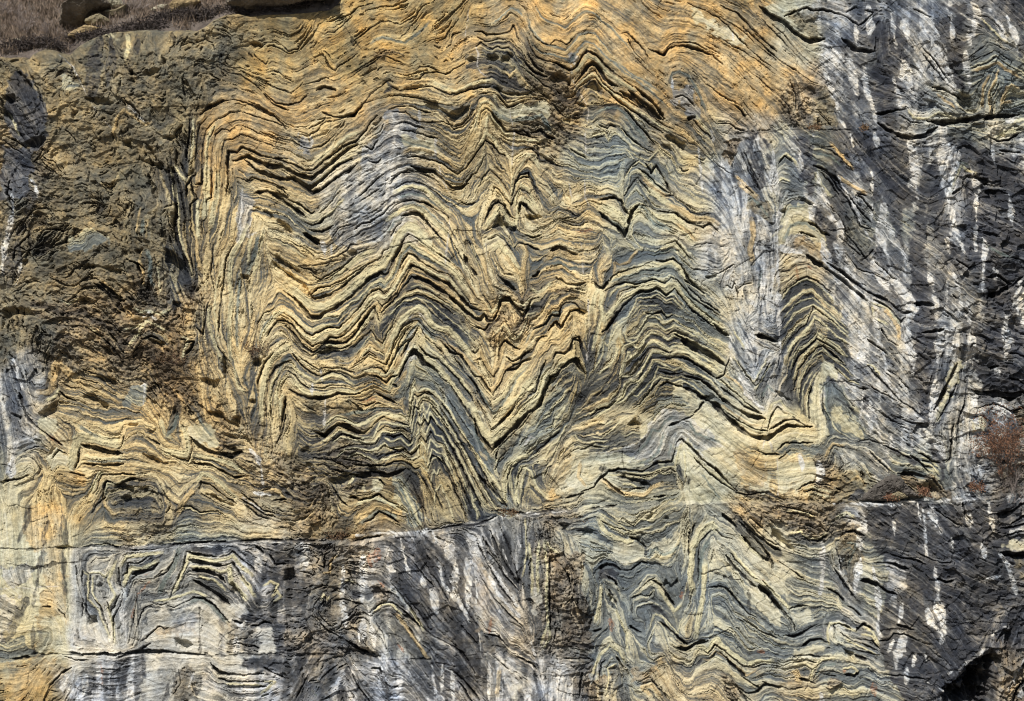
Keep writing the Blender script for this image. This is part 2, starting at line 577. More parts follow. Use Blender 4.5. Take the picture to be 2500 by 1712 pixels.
k5 520,1060 580,1000 680,990 740,960 820,910 900,860 1000,800 1090,760 1110,700 1150,680
k7 530,1085 600,1080 680,1060 760,1000 830,940 920,870 980,820
c12 690,930 760,880 860,790 940,740 1030,700
c18 320,970 430,1070 530,1150 650,1160 800,1050 900,960 1000,870 1100,820 1180,720 1230,580 1300,500 1360,520 1420,600 1500,680 1600,740
C 1250,500 1310,460 1380,450 1470,570 1530,680 1400,600 1310,560 1240,640 1200,700
k8 300,1020 380,1080 450,1160 520,1240 600,1240 640,1200 720,1170 790,1110 860,1060 940,980 1010,920 1090,880 1120,900 1150,880 1190,780 1230,700 1280,600 1310,565
k4 1310,565 1380,600 1440,650 1520,710 1620,770 1700,830 1760,910 1800,1000 1860,1080 1900,1110
c8 560,1270 660,1220 760,1230 850,1130 950,1060 1020,980 1090,930 1130,970 1180,900 1240,760 1310,640 1400,690 1520,780 1640,830 1720,930 1790,1060
g5 580,1270 680,1240 740,1260 840,1140 930,1080 1010,1000 1080,960 1120,1000 1200,900 1260,730 1320,670 1420,740 1540,820
k5 300,1210 370,1250 430,1310 500,1370 540,1390 600,1360 660,1320 750,1330 820,1260 900,1180 960,1100 1020,1030 1080,1010 1120,1050 1160,1020 1220,900 1270,770 1310,725 1360,740 1440,810 1540,870 1640,890 1700,970 1760,1060 1820,1130 1880,1150
c8 310,1180 400,1240 480,1320 540,1350 620,1310 700,1300
c7 380,1290 460,1370 550,1440 640,1370 740,1370 830,1310 920,1220 1000,1110 1070,1050 1130,1090 1190,1020 1260,900 1330,780 1420,830 1520,900 1630,920 1720,1020 1800,1120
k8 1050,1100 1100,1150 1150,1120 1220,1040 1280,940 1340,830 1400,840 1470,890 1560,940 1640,970 1700,1040 1770,1120 1830,1170 1900,1190
k4 290,1250 370,1300 450,1400 540,1480 620,1450 680,1400 740,1410 800,1380 880,1290 960,1190 1040,1110
y6 400,1370 480,1450 550,1500 640,1440 740,1430 840,1400 920,1290 1000,1180 1060,1130 1090,1190 1160,1120 1260,980 1340,870 1450,920 1600,990 1720,1100 1830,1200
k10 1340,915 1400,925 1480,960 1560,1010 1640,1060
k6 1100,1200 1180,1120 1260,1020 1340,920
k8 1640,1060 1700,1120 1770,1190 1860,1250 1900,1260 1930,1220 1960,1270 2000,1270 2040,1200
k6 2040,1200 2060,1110 2140,1110 2200,1170 2260,1200
k7 320,1310 400,1390 470,1480 540,1530 600,1500 650,1440 720,1450 800,1450 880,1370 950,1260 1040,1160 1080,1270
k5 380,1400 450,1500 540,1560 640,1480 700,1490 780,1500 850,1460
c4 560,1540 640,1460 720,1470 800,1480 880,1410 960,1290 1040,1180
N 1340,940 1300,1000 1200,1100 1150,1150 1100,1300 1120,1350 1200,1250 1300,1180 1400,1160 1500,1200 1560,1290 1650,1320 1750,1400 1850,1440 1930,1420 1750,1250 1600,1080 1450,1000
N 900,1400 1000,1300 1080,1280 1120,1180 1180,1180 1110,1400 1050,1400 990,1360
N 560,1500 700,1480 800,1500 900,1430 840,1560 740,1591 600,1591
c2 1200,1130 1290,1060 1400,1030 1520,1070 1650,1150 1740,1230
c2 1160,1230 1260,1120 1380,1090 1500,1130 1640,1250 1740,1330 1850,1440
c2 1330,1000 1400,980 1500,1020 1640,1100 1760,1200 1860,1310
k3 1200,1170 1300,1080 1400,1060 1540,1110 1680,1210
k3 1300,1040 1390,1005 1500,1045 1620,1120
c14 1130,1540 1190,1400 1250,1290 1330,1200 1400,1170 1460,1200 1500,1290 1560,1330 1640,1340 1720,1430 1800,1520 1850,1590
W 1290,1230 1400,1160 1480,1210 1500,1280 1440,1240 1380,1230 1300,1290
W 1280,1480 1340,1340 1410,1290 1480,1350 1440,1380 1400,1330 1340,1420 1290,1560
k4 1160,1591 1200,1440 1260,1340 1330,1280 1400,1270 1450,1340 1500,1390 1600,1420 1680,1500 1740,1560
k3 1200,1591 1240,1450 1290,1360 1340,1310
g5 1230,1560 1280,1440 1340,1350 1400,1290 1460,1370 1540,1430
k4 1260,1560 1310,1450 1350,1400 1400,1310 1450,1400 1520,1460 1600,1540
k6 1340,1560 1380,1510 1410,1560
c3 900,1540 960,1450 1000,1390 1050,1440 1100,1500 1140,1400 1200,1300
c9 930,1560 1000,1460 1060,1500 1130,1540
k3 870,1480 950,1400 1010,1350 1060,1420 1110,1460 1150,1370 1200,1290
k5 950,1560 1000,1520 1060,1560
k4 1180,100 1250,70 1340,60 1440,80 1540,130 1600,190 1680,210 1740,190
c9 1200,230 1280,190 1350,180 1440,200 1530,270 1600,350 1650,400
k3 1200,200 1280,150 1360,140 1450,170 1540,230 1620,310
g5 1240,270 1330,240 1440,260 1550,330
k5 1160,380 1230,310 1320,290 1420,300 1500,340 1580,380 1640,440
c10 1140,450 1250,370 1320,340 1400,360 1480,430 1560,500 1640,580
g4 1280,330 1340,310 1430,340 1520,420 1600,500
k8 1250,420 1330,395 1400,400 1450,450 1500,510
k4 1500,510 1560,590 1620,640
g5 1150,540 1190,480 1260,430
k4 1170,590 1210,510 1250,470
j2 1140,680 1270,650 1400,620 1550,600
c10 1930,510 1990,430 2050,350 2090,380 2130,480 2180,485 2200,420 2210,350 2240,270 2290,300 2320,380
k5 1930,450 1990,330 2040,295 2090,330 2140,420 2180,440
h 1950,530 2010,490 2050,400 2090,460 2140,520 2190,510 2180,560 2100,520 2040,510
N 1930,540 2000,490 2050,380 2090,460 2140,520 2190,510 2190,570 2150,600 2090,560 2030,540 1960,570
k3 1990,240 2010,180 2050,200 2100,270 2150,330 2190,230 2220,190 2280,220 2320,270
k3 1880,180 1930,90 1980,40 2040,90 2100,180 2150,250
c3 1850,220 1900,140 1980,80 2050,140 2110,240 2150,290 2190,150 2240,80 2300,120
c3 1960,590 2050,550 2120,600 2170,670 2200,640
k3 1960,610 2040,580 2100,620 2160,700
c12 2000,690 2050,640 2090,700 2150,770 2220,880
k7 2040,810 2100,890 2160,900
k9 2040,900 2100,960 2180,1020
k8 1770,740 1790,810 1830,860 1870,900
k3 1800,620 1850,740 1900,830
c5 1820,650 1870,790 1940,870
v4 1650,280 1640,540 1620,700 1620,900
v3 1560,0 1580,100 1650,240
v3 1940,650 1960,900 1950,1050
k5 1740,310 1800,330 1860,310
o 1700,600 1760,700 1800,830 1850,950 1890,1050
k3 1680,640 1740,760 1800,880 1850,1000
y6 1650,800 1740,870 1820,1000 1870,1100
y9 1910,760 1940,860 1960,960 2000,1060
c6 1960,1150 1990,1200 2040,1160 2060,1080
k3 1920,1060 1960,1130 1990,1170
y10 2100,740 2160,820 2220,900 2250,980
k4 1860,1320 1930,1340 1970,1300
o 1830,1300 1900,1360 1960,1400 2000,1340
R 1950,1250 2060,1180 2120,1200 2060,1400 2000,1500 1940,1400
@1200,400
k5 170,260 200,130 260,90 310,100 350,190 380,240
c7 180,340 210,240 250,160 300,200 340,300 380,380
k6 220,400 240,300 280,330 330,390 370,410
h 240,380 330,410 430,420 370,450 300,450
o 350,100 420,160 470,200
o 450,30 520,80 600,40 680,80
o 500,250 540,300 580,240 640,300 700,230
c2 640,250 670,300 720,260
k6 870,290 930,280 990,270 1050,300 1080,380 1120,410
h 950,265 990,260 1010,285 970,285
c20 880,345 950,370 1020,420 1080,470 1130,420 1170,360 1210,340
k8 880,390 940,450 1010,500 1080,580 1110,500
g7 870,390 940,440 1010,480 1075,550
k7 1110,500 1130,410 1150,370 1200,330
k5 1200,330 1270,340 1350,380 1430,390 1500,400 1560,450 1620,490 1700,510 1770,490 1830,540
c18 1260,390 1340,430 1430,440 1500,450 1570,540 1640,620
c14 1260,200 1330,240 1400,300 1470,340
g6 1180,340 1240,350 1300,420 1380,490 1460,540
k3 1400,260 1480,250 1550,310 1620,400 1700,410 1780,400
y12 1430,330 1540,370 1640,450 1750,440 1830,480
k6 1570,450 1640,490 1710,510 1770,480 1840,550
y8 1500,480 1600,560 1650,620
g8 1250,400 1320,480 1400,520
k3 1640,660 1740,640 1800,650
k3 1850,670 1890,665
k4 1370,660 1430,650 1480,620 1530,670 1600,760
c6 1360,690 1440,665 1480,645 1540,700 1580,760
g5 1300,740 1380,720 1440,690 1500,700
c4 1100,640 1160,700 1220,690 1180,640
o 1100,200 1140,120 1190,100 1240,150
k3 1080,260 1120,190 1180,110 1240,170 1290,230
k4 1200,40 1270,80 1340,160 1460,240
g5 1240,70 1330,150 1430,230
k4 1080,110 1120,30 1180,0
o 860,640 910,600 960,680 1000,620
k6 1330,780 1400,790 1470,765 1530,820 1590,930 1640,980 1720,1050
c6 1290,800 1380,810 1460,790 1530,860 1590,970
k3 940,990 980,910 1040,880 1130,850 1220,830 1300,790
y6 990,900 1000,800 1040,820 1120,790 1180,700
g5 960,960 1060,920 1180,890 1280,860 1380,840 1460,820
k4 920,1030 990,990 1080,960 1160,980 1240,960 1320,940 1400,970 1450,920 1500,940 1550,1000 1620,1080 1720,1150 1850,1230
c6 950,1070 1010,1010 1100,980 1200,990 1310,960 1400,990 1470,950
k3 1000,1150 1040,1040 1120,1010 1200,990
c12 900,1210 930,1250 990,1180 1040,1110 1120,1060 1200,1020 1300,985 1380,1020 1420,1030 1480,980 1530,1050 1620,1140 1720,1220 1820,1300 1900,1370
k7 900,1360 930,1350 990,1260 1060,1160 1130,1090 1200,1040 1280,1030 1330,1010 1410,1060 1480,1010
k4 1480,1010 1560,1110 1650,1210 1760,1290 1800,1310
k8 1800,1290 1870,1370 1920,1390
k3 1560,1060 1660,1160 1780,1250 1880,1320
k3 1590,1000 1700,1110 1850,1200
g6 1520,990 1620,1110 1740,1200 1860,1280
N 1200,1100 1290,1050 1410,1080 1460,1060 1560,1150 1480,1200 1400,1230 1300,1200 1220,1230 1130,1350 1060,1380 1060,1250 1130,1170
G 960,1300 1060,1200 1130,1120 1060,1380 1000,1591 830,1591 880,1420
c3 1060,1270 1110,1240 1180,1090 1260,1090 1340,1060 1410,1110 1470,1090 1540,1170
c3 1120,1250 1200,1150 1290,1150 1350,1150
k6 1250,1210 1300,1220 1370,1200 1420,1250 1480,1220
c4 1160,1380 1220,1310 1260,1240 1330,1240 1400,1300 1470,1260 1550,1310 1700,1400 1800,1460 1900,1550
c4 1090,1420 1180,1400 1270,1290 1340,1300 1410,1350 1480,1310 1560,1350 1680,1420
n5 1160,1430 1280,1330 1350,1340 1420,1390 1480,1350 1600,1400 1740,1480
c5 1050,1560 1070,1480 1130,1450 1180,1500 1260,1400 1300,1370 1370,1380 1430,1430 1480,1390 1560,1430 1660,1480 1780,1560
c4 1060,1360 1100,1440 1130,1440
k9 1540,1430 1640,1490 1740,1540 1830,1591
c4 1180,1560 1240,1480 1300,1440 1370,1450 1440,1500 1500,1470 1600,1520 1700,1580
n6 1200,1591 1280,1500 1360,1490 1440,1540 1520,1510 1640,1570
c5 1250,1591 1310,1520 1380,1520 1460,1570 1520,1550
o 880,1540 920,1420 950,1440 1000,1480
c3 860,1560 900,1420 940,1480 990,1380
k7 60,1100 140,1090 200,1180 240,1240 290,1180 320,1100 380,1080
c2 80,1120 150,1130 220,1220 280,1190 340,1110
c2 60,1040 130,1060 200,1130 260,1150 320,1080
c3 30,1380 100,1300 170,1420 210,1400 260,1330 290,1220 370,1200
k3 100,1250 160,1370 200,1350 250,1280 280,1200
N 330,1120 450,1040 600,1000 760,990 640,1060 480,1120 350,1220 290,1220
R 480,1000 700,980 640,1040 520,1060
y10 110,1450 170,1510 230,1540 290,1450 340,1330 400,1290 450,1220 500,1160 540,1170 590,1100 650,1060 700,1070
k6 340,1340 380,1320 440,1290 490,1220 550,1230 570,1150 610,1120 680,1130 720,1180
g5 230,1500 290,1420 320,1340 400,1310 460,1260 500,1200 560,1210
y12 360,1400 440,1420 480,1320 520,1290 570,1330 620,1240 660,1200 700,1260
k6 460,1350 520,1280 560,1330 610,1250 640,1200 700,1180 760,1210
k5 240,1591 270,1540 330,1520 370,1440 400,1400 450,1400
k5 500,1591 530,1530 590,1540 650,1500 660,1410 710,1400 740,1500
y12 380,1550 440,1500 480,1440 550,1450 600,1400 650,1340
y9 680,1350 720,1440 760,1330
k5 60,1591 70,1480 110,1430 180,1480 230,1500
c10 810,1200 830,1080 860,1020 900,1060 880,1150 900,1230 920,1300
c8 820,1500 860,1350 890,1250
y6 890,960 880,880 930,850
h 640,1190 700,1170 770,1200 760,1240 700,1200
k8 830,960 860,1000 900,1010 950,950
v5 780,1100 790,1250 800,1400 770,1591
y14 440,770 490,720 550,690 610,710 650,750 720,740
k8 480,700 550,670 600,690 650,720 700,730
k4 500,400 540,360 600,370 650,400 680,420
N 480,430 560,410 700,400 800,470 700,510 600,500 500,470
k4 550,450 610,430 680,440 740,400
r8 680,540 750,555 820,530
r5 600,350 640,360
k8 550,920 600,970 680,980 760,960
h 520,910 560,930 570,960 530,940
y8 420,870 500,840 580,830 650,880 720,920
g5 500,810 560,800 640,850 700,830
k7 330,910 370,900 390,870
c6 320,1010 370,1040 440,1010 490,960
y8 270,650 290,720 260,850 250,950
y8 480,560 540,510 610,550
h 660,590 700,590 690,610
c6 280,560 350,590 400,560
k5 270,575 340,592 400,572
k3 230,640 300,660 380,700
v4 630,160 650,260
v4 755,130 760,260 790,330
v3 730,650 745,880
o 1950,0 1990,150 2020,300 2010,450
o 2080,250 2050,450 2090,600 2120,800
g6 2080,300 2120,270 2170,330 2240,420
y12 2020,150 2080,210 2160,270
y12 2110,450 2120,560 2090,700 2120,800
B 2070,250 2190,300 2290,420 2280,500 2200,420 2110,420
o 1880,960 1900,880 1960,830 2000,870 2040,970
o 1890,1000 1900,930 1960,870 2010,930 2020,990
k4 2000,1010 2040,975 2110,965
k3 1840,890 1900,850 1960,815
k5 1890,990 1950,1010 1970,960 2000,1080
j3 2100,820 2200,720 2280,700
j3 2130,620 2240,680 2280,700
k3 1630,860 1760,860 1830,890
k3 1730,920 1820,900
k4 1560,940 1620,980 1680,1020
h 1740,920 1810,915 1790,940
w8 1800,560 1900,600 1880,700
w12 1960,820 1880,940 1870,980
w8 2260,60 2270,240
w12 2200,760 2210,900 2180,1050
w14 2280,850 2270,1000 2200,1200
w12 2080,1100 2130,1150 2220,1120
w10 1880,300 1960,400 2000,560
w10 2060,320 2040,500
w8 2120,1300 2100,1500
w8 1930,1400 1940,1591
c4 1960,1350 2020,1430 2050,1500
o 1940,1200 2000,1340 2060,1500
k9 2140,1385 2220,1410 2300,1430
@1800,400
w12 300,0 330,150 370,300 320,500 330,700
w12 330,700 330,1100 350,1591
w14 500,0 560,250 600,330 600,430
w14 650,60 660,180 740,350 780,420
w5 820,100 900,260 960,360 1010,500 1090,640
w8 1100,60 1100,200 1090,520
w20 840,500 830,800
w24 1190,320 1170,500 1180,650 1230,800
w26 1230,800 1290,950 1360,1100 1400,1200 1330,1300
w24 1210,480 1270,620 1350,740 1350,900
w14 1440,0 1450,150 1470,300
w14 1690,0 1700,200 1740,400 1780,600 1830,720
w14 1900,0 1960,180 1940,400 1920,700
w10 1980,600 2000,650 1980,780 1960,1100
w16 2210,240 2230,500
w12 1690,600 1710,740
w16 1540,800 1560,1000 1600,1150
w12 1740,880 1780,1050 1770,1250
w10 1680,950 1660,1250
w12 1830,1120 1860,1290
w10 1110,1200 1100,1330 1150,1500
w14 1860,1320 1840,1591
w22 2150,1250 2170,1400 2140,1591
w34 2280,980 2300,1150 2300,1300
w16 740,430 820,480 840,560
w10 860,650 900,900 990,1150
w18 690,600 700,720 760,840 830,960
w30 1100,800 1150,900 1200,1000
w14 980,1350 1000,1500 980,1591
w10 280,0 290,130 320,250
w6 250,100 290,240
w14 320,500 300,640 420,700 520,720
w24 1650,1330 1600,1450 1600,1591
w14 1360,1330 1380,1591
D 530,0 640,150 620,300 750,560 700,570 600,460 560,250
D 605,340 690,360 710,540 640,490
D 700,560 800,590 810,800 730,790
D 1380,0 1440,350 1370,650 1370,1000 1420,1130 1560,1150 1530,900 1500,700 1560,350 1430,100
D 1480,0 1620,0 1700,300 1740,700 1600,600 1500,300
D 1110,0 1430,0 1430,380 1340,380 1330,680 1280,560 1200,300
D 940,0 1110,0 1110,200 1000,120
D 1990,100 2320,100 2320,1000 2080,700 2010,560 1960,400
D 1990,900 2320,850 2230,1000 2200,1300 2080,1591 1960,1591 1990,1200
D 1440,1300 1590,1360 1590,1591 1420,1591
D 2200,1250 2320,1300 2320,1591 2180,1591
D 1100,560 1160,600 1230,900 1330,1150 1250,1080 1110,750
D 1410,1000 1560,1150 1590,1300 1440,1320
C 330,480 420,320 500,290 590,340 600,430 700,560 710,700 600,640 500,560 420,600 330,640
k3 380,440 400,350 440,300 500,290 560,310 600,325
k7 500,270 560,300 610,330
h 355,385 390,375 395,395 365,410
k7 580,470 640,500 690,560 750,575
g4 370,450 420,350 480,350 550,340
g7 380,620 440,500 500,480 560,480 640,540
k5 510,550 580,570 640,600
Y 430,640 540,560 700,680 720,780 600,740 520,680
v2 380,680 550,700
h 270,480 310,480 300,500
k12 560,740 640,790 700,830
k8 700,830 800,900 880,960 960,1030 1050,1110
k7 730,800 830,860 930,940 1010,1010 1100,1060
k8 1100,1060 1200,1100 1260,1150 1330,1210 1400,1200
k6 1100,1100 1180,1140 1250,1200 1310,1280 1350,1240
c5 1080,1125 1180,1160 1240,1220 1300,1290
w6 820,890 900,960 980,1040
k3 830,600 900,650 1000,740
k5 1110,790 1180,850 1250,920 1280,940
k5 980,240 1050,310 1110,390
k4 680,50 760,90 820,200 900,300 1000,500 1100,540
k3 820,160 900,260 1000,380 1090,480
k3 860,540 950,640 1060,790
k3 880,720 980,850 1120,900 1220,950
k3 730,320 820,420 900,560
j3 700,530 800,540 950,530
k3 1000,780 1050,760 1100,700
N 350,1100 380,980 470,940 560,900 700,1020 820,1160 900,1350 930,1591 380,1591 360,1300
c3 360,1100 420,1000 500,960 570,930 640,970 720,1040 800,1130
c3 370,1180 440,1090 520,1050 600,1020 680,1090 780,1180 860,1260
c2 380,1240 460,1140 560,1090 620,1090 700,1160 800,1260 880,1330
c3 380,1330 460,1210 560,1160 620,1140 700,1190 800,1290 890,1370
c4 520,1390 570,1330 630,1240 700,1290 800,1400 900,1450
c3 400,1420 470,1320 540,1290 600,1210 640,1185 720,1240 820,1340 900,1410
c3 400,1520 470,1420 560,1390
c3 430,1591 500,1490 600,1450 650,1370 720,1430 850,1530
c3 600,1591 640,1500 660,1400 740,1480 880,1560
k3 400,1460 480,1360 560,1300 620,1160 700,1220 820,1320
k2 350,880 430,860 500,800 560,800
k3 420,1000 500,940 570,910 640,940 760,1040
r3 480,820 500,940
r4 560,820 610,850
k9 1420,1130 1480,1130 1570,1150
k9 1480,1370 1560,1360 1640,1340
k5 1500,320 1560,325 1640,295
k8 1870,90 1950,110 2060,140
k9 2030,230 2100,240 2180,230
k10 1940,540 2030,570 2110,590
k7 1750,240 1830,200
k4 1760,780 1860,850 1960,800 2050,790 2090,830
k8 2000,920 2100,900 2200,980 2100,1050 2000,1080
w10 2060,850 2100,870 2060,940
k6 2150,1030 2230,980 2300,920
h 1890,970 1950,960 1930,1000
h 1760,1370 1830,1330 1820,1360
h 2190,1220 2240,1240 2230,1290
h 2000,1010 2080,1020 2060,1100 2010,1080
h 2080,1130 2150,1120 2130,1180
h 160,1385 240,1395 300,1415 340,1440 290,1445 220,1410
o 150,780 200,850 170,1000 200,1150
o 0,700 50,850 20,1000
o 200,850 210,1050 170,1200 100,1250
g7 210,840 170,1000
g5 1960,620 2060,700 2200,760
k5 2130,760 2200,760 2320,790
c5 1080,1150 1100,1250 1200,1300
y8 1180,1180 1240,1250 1290,1330 1290,1420
k3 1150,1330 1200,1420 1290,1480
k4 1040,1420 1120,1480 1200,1540
o 1640,900 1760,1000
k3 1690,990 1760,1000
k4 1720,1060 1750,1090
@0,800
h 420,180 520,190 590,230 590,270 540,260 480,210
h 760,380 850,390 900,420 950,460 940,490 880,450 810,430
h 670,530 760,540 850,600 880,640 850,690 800,640 720,600 660,570
h 330,700 400,640 460,600 470,680 400,730 350,730
h 800,120 880,150 900,210 830,180
h 920,180 980,230 980,260 930,230
y18 400,470 430,380 460,290 520,340 600,410 660,430
y14 320,520 400,520 430,450
Y 610,180 720,160 850,240 780,280 680,230
k4 660,330 740,370 800,380
k4 480,520 540,570 620,600
k4 500,450 580,490 650,490
c6 470,500 440,560 380,590
k8 150,530 170,600 220,720 300,800
k5 300,800 400,880 500,950
r5 320,820 420,890 500,950
h 1000,790 1050,770 1120,780 1110,800 1020,800
h 1200,830 1270,820 1250,870 1210,870
h 1610,620 1700,670 1780,680 1850,740 1930,800 1880,790 1780,740 1680,700
h 1890,720 1950,730 1950,780 1900,770
h 1620,440 1700,480 1760,490 1700,400 1620,400
h 1160,400 1240,430 1300,480 1230,460
h 2020,580 2070,590 2060,640 2030,620
h 1690,400 1760,430 1740,480 1680,450
N 1150,60 1280,60 1340,120 1240,110
G 960,600 1050,520 1170,460 1150,620 1020,640
w8 1140,480 1170,460 1160,620
c8 1300,740 1340,860 1400,900
C 310,760 380,740 450,760 480,820 440,880 350,830
c20 580,1120 600,1000 630,880
c20 630,880 700,890 800,900 900,930 980,940
k9 660,950 760,970 850,1000 920,1010 1000,1020
k4 640,980 630,1080 600,1140
k7 680,1100 780,1110 870,1110 950,1110 1010,1100
c7 700,1040 800,1060 900,1060 1010,1050
g5 700,1075 800,1085 900,1080 1000,1075
g8 640,800 730,850 800,890
k3 1010,880 990,960 960,990
y12 790,1140 900,1150 1000,1180 1110,1160
k4 750,1340 780,1310 830,1190 930,1190 1000,1180 1110,1190
c9 740,1320 790,1220 830,1160
k6 830,1390 850,1280 870,1240 960,1270 1050,1230 1130,1220
c5 850,1350 880,1260 960,1260 1060,1210
k4 740,1500 780,1430 860,1370
y7 760,1430 830,1310 850,1440 910,1480
h 980,1370 1060,1350 1070,1400 1010,1410
h 1140,1290 1220,1280 1230,1330 1160,1320
h 1170,1020 1250,1030 1300,1080 1380,1100 1260,1100 1190,1060
h 930,1260 1020,1260 1100,1290 1120,1380 1050,1330 960,1310
N 890,1330 980,1260 1120,1260 1250,1280 1240,1500 1140,1440 1000,1420 920,1400
k6 1300,950 1200,880
k9 1540,890 1600,950 1680,1000 1780,1020 1880,1040 1960,1000
h 1790,940 1900,960 1970,1010 1900,1040 1830,1000
h 1780,860 1860,850 1930,900 1860,890
C 1480,800 1700,820 1860,960 1700,980 1560,900
c18 1340,1000 1450,1020 1530,1020
c10 1530,1020 1520,920 1480,800
k5 1340,1010 1450,1060 1530,1080 1560,990 1550,900
g8 1350,880 1420,800 1440,700
g5 1600,700 1640,780 1720,880
c10 1580,1030 1700,1050 1850,1090 1980,1170
k6 1570,1100 1700,1110 1790,1150 1900,1210 2020,1200
c9 1610,1240 1640,1180 1700,1190 1800,1260 1920,1380
k5 1620,1300 1640,1250 1700,1260 1790,1330 1920,1420
h 1680,1340 1760,1360 1850,1410 1900,1440 1800,1410
k3 1640,1340 1750,1410 1880,1460
k4 1960,1340 2050,1400 2130,1470 2230,1500
w4 1970,1370 2060,1430 2140,1490
k4 1950,1380 2050,1440 2140,1500 2230,1530
k4 1990,1430 2100,1520 2200,1550
y12 1580,1300 1500,1400 1450,1500
k4 1480,1440 1560,1440 1640,1490 1700,1480
o 1300,1300 1400,1380 1500,1450
k4 1330,1310 1400,1430 1360,1500
o 60,150 50,400 120,600 150,700
w10 100,250 140,400 180,500
w20 140,900 100,1050 90,1200
W 20,820 160,780 280,860 300,980 150,1000 80,1200 30,1200
C 400,1080 480,1000 560,1040 560,1130 440,1140
k4 420,1060 470,990 540,1020
o 50,1000 60,1300 100,1591
h 100,700 180,720 160,740
h 0,1250 40,1240 80,1230 30,1270
k3 230,1040 290,1090 330,1150 300,1200
k4 30,1240 130,1230 230,1190
k3 170,1010 290,960 320,960
Y 440,1180 640,1190 680,1280 560,1250
k3 560,1170 690,1200
w16 2030,980 2100,1060 2120,1150 2140,1290
w10 2060,1330 2200,1350
c9 2110,760 2120,600 2150,430 2200,260 2280,200 2320,190
k3 2160,720 2150,600 2180,450 2230,330 2320,290
k3 2210,760 2190,600 2230,430 2270,370
c7 2190,640 2200,480 2250,350
c7 2230,640 2260,450 2320,400
k5 2250,940 2300,820 2320,700
h 1810,190 1850,330 1830,400 1800,320
h 2050,280 2150,230 2120,300 2060,360
k6 2100,560 2090,440 2150,280 2220,200
c6 1900,330 1930,480 1980,520
N 2000,350 2100,250 2090,400 2060,540 2010,520
y6 2230,1320 2310,1370
k4 2120,1320 2200,1300
k5 2220,1400 2320,1380
o 1150,120 1230,200 1340,300 1450,360
o 1350,400 1450,470 1550,560
R 1320,250 1420,230 1440,320 1370,330
R 2000,180 2100,150 2140,200 2060,260
@600,800
c10 130,720 130,600 150,430 190,300 240,210 330,170 370,130
k4 190,560 180,450 240,320 300,290 370,270
c9 300,720 280,600 310,540
k6 330,560 310,700 290,850
k4 390,110 470,210 540,240
k5 380,210 450,300 540,370 600,390
k3 330,350 400,380 450,450 510,490
c8 370,290 450,370 560,440 620,420 700,380 780,400 880,460
g5 340,250 300,290 260,380
k4 550,480 620,490 700,465 800,470 890,490
k4 610,400 700,350 780,380 850,420
k3 600,320 700,330 800,330 870,370
k3 430,230 520,300 580,330
c12 400,430 480,520 560,540 650,540 750,510 860,520 930,520
k8 360,500 430,540 520,570 620,570 720,550 750,530 850,540 930,535
w5 610,340 620,450
w5 640,480 650,620 640,790
w5 550,400 540,540
B 420,600 560,590 900,570 1020,600 880,680 640,700 520,690
g8 800,700 950,680 1080,650
k3 490,630 580,680
k3 640,650 720,650
k3 910,620 1000,630 1050,600
r4 960,600 1040,570 1060,640
c8 640,800 700,740 760,720 850,760 920,790 1000,750 1050,720 1100,690 1150,700 1200,720 1260,710 1320,750
k2 660,780 740,720 830,740 900,775 980,740
k11 570,850 640,870 700,810 760,780 830,800 900,840 960,850 1020,800
k5 1020,800 1060,760 1110,720 1180,750 1250,770 1320,790
c4 620,920 700,880 760,830 850,860 950,890 1040,880 1090,770 1150,770 1230,790 1330,800
k4 1070,840 1130,800 1200,815 1280,810 1340,850
c3 700,940 760,880 850,900 950,920 1050,920 1110,840 1180,850 1260,840 1330,900
k4 700,920 780,860 880,890 960,905
k4 1140,870 1200,880 1270,860 1340,930 1370,870
c3 1130,890 1180,920 1260,890 1320,950 1370,920
k3 750,980 850,950 950,940 1050,940 1080,900
c3 750,1040 810,980 900,970 1000,990 1080,970 1130,930 1180,990 1270,960 1330,1010 1380,960
k4 1170,970 1250,1000 1290,970 1340,1030 1380,1000 1410,950
c3 810,1060 900,1010 1000,1040 1060,1080 1140,1060 1190,1040 1270,1010 1350,1060 1400,1030
k3 1130,1030 1200,1010 1280,985 1350,1040
k5 870,1100 960,1110 1060,1110 1130,1120 1200,1080 1290,1070 1370,1140 1420,1120
k4 550,1050 620,1060 700,1070 780,1100 830,1140
k4 580,1110 640,1100 700,1140 790,1160 820,1170
k3 790,1060 850,1070 940,1080
h 430,990 500,970 520,1010 460,1020
h 480,1060 540,1100 590,1180 640,1240 560,1190 500,1120
h 580,880 620,930 640,970 590,990 600,930
h 660,1210 740,1220 800,1190 900,1190 860,1240 780,1290 700,1270
h 1000,1110 1060,1130 1090,1170 1010,1170
h 580,210 680,150 770,180 740,210 660,230
h 570,840 640,870 690,850 620,890
N 570,200 660,140 780,170 760,220 640,280 580,260
k9 850,1190 950,1190 1080,1180 1150,1190 1230,1170 1300,1130
N 640,1220 900,1170 1100,1170 900,1230 800,1300 760,1380 700,1340
c4 830,1280 870,1220 890,1180
N 1320,540 1360,480 1540,500 1640,700 1760,900 1900,1150 2080,1430 2020,1560 1860,1560 1700,1200 1620,1080 1540,1200 1480,1180 1350,1080 1150,1040 1040,900 1060,760 1320,760
G 1230,560 1320,330 1380,250 1460,300 1560,380 1700,560 1830,800 1960,1050 2060,1300 1960,1200 1830,930 1700,720 1560,500 1400,470 1330,560 1260,600
c4 1320,760 1330,620 1360,490 1390,520 1450,490 1530,520 1600,620 1690,750 1790,920
k3 1330,780 1340,640 1365,540 1395,560 1450,530 1520,550 1580,620
c3 1330,800 1350,640 1370,560 1400,600 1440,560 1500,570 1570,640 1640,760
c3 1350,850 1370,700 1385,620 1410,690 1430,610 1470,690 1500,610 1550,690 1620,790
c3 1360,890 1385,790 1400,710 1420,780 1440,700 1480,760 1495,680 1540,750 1600,840
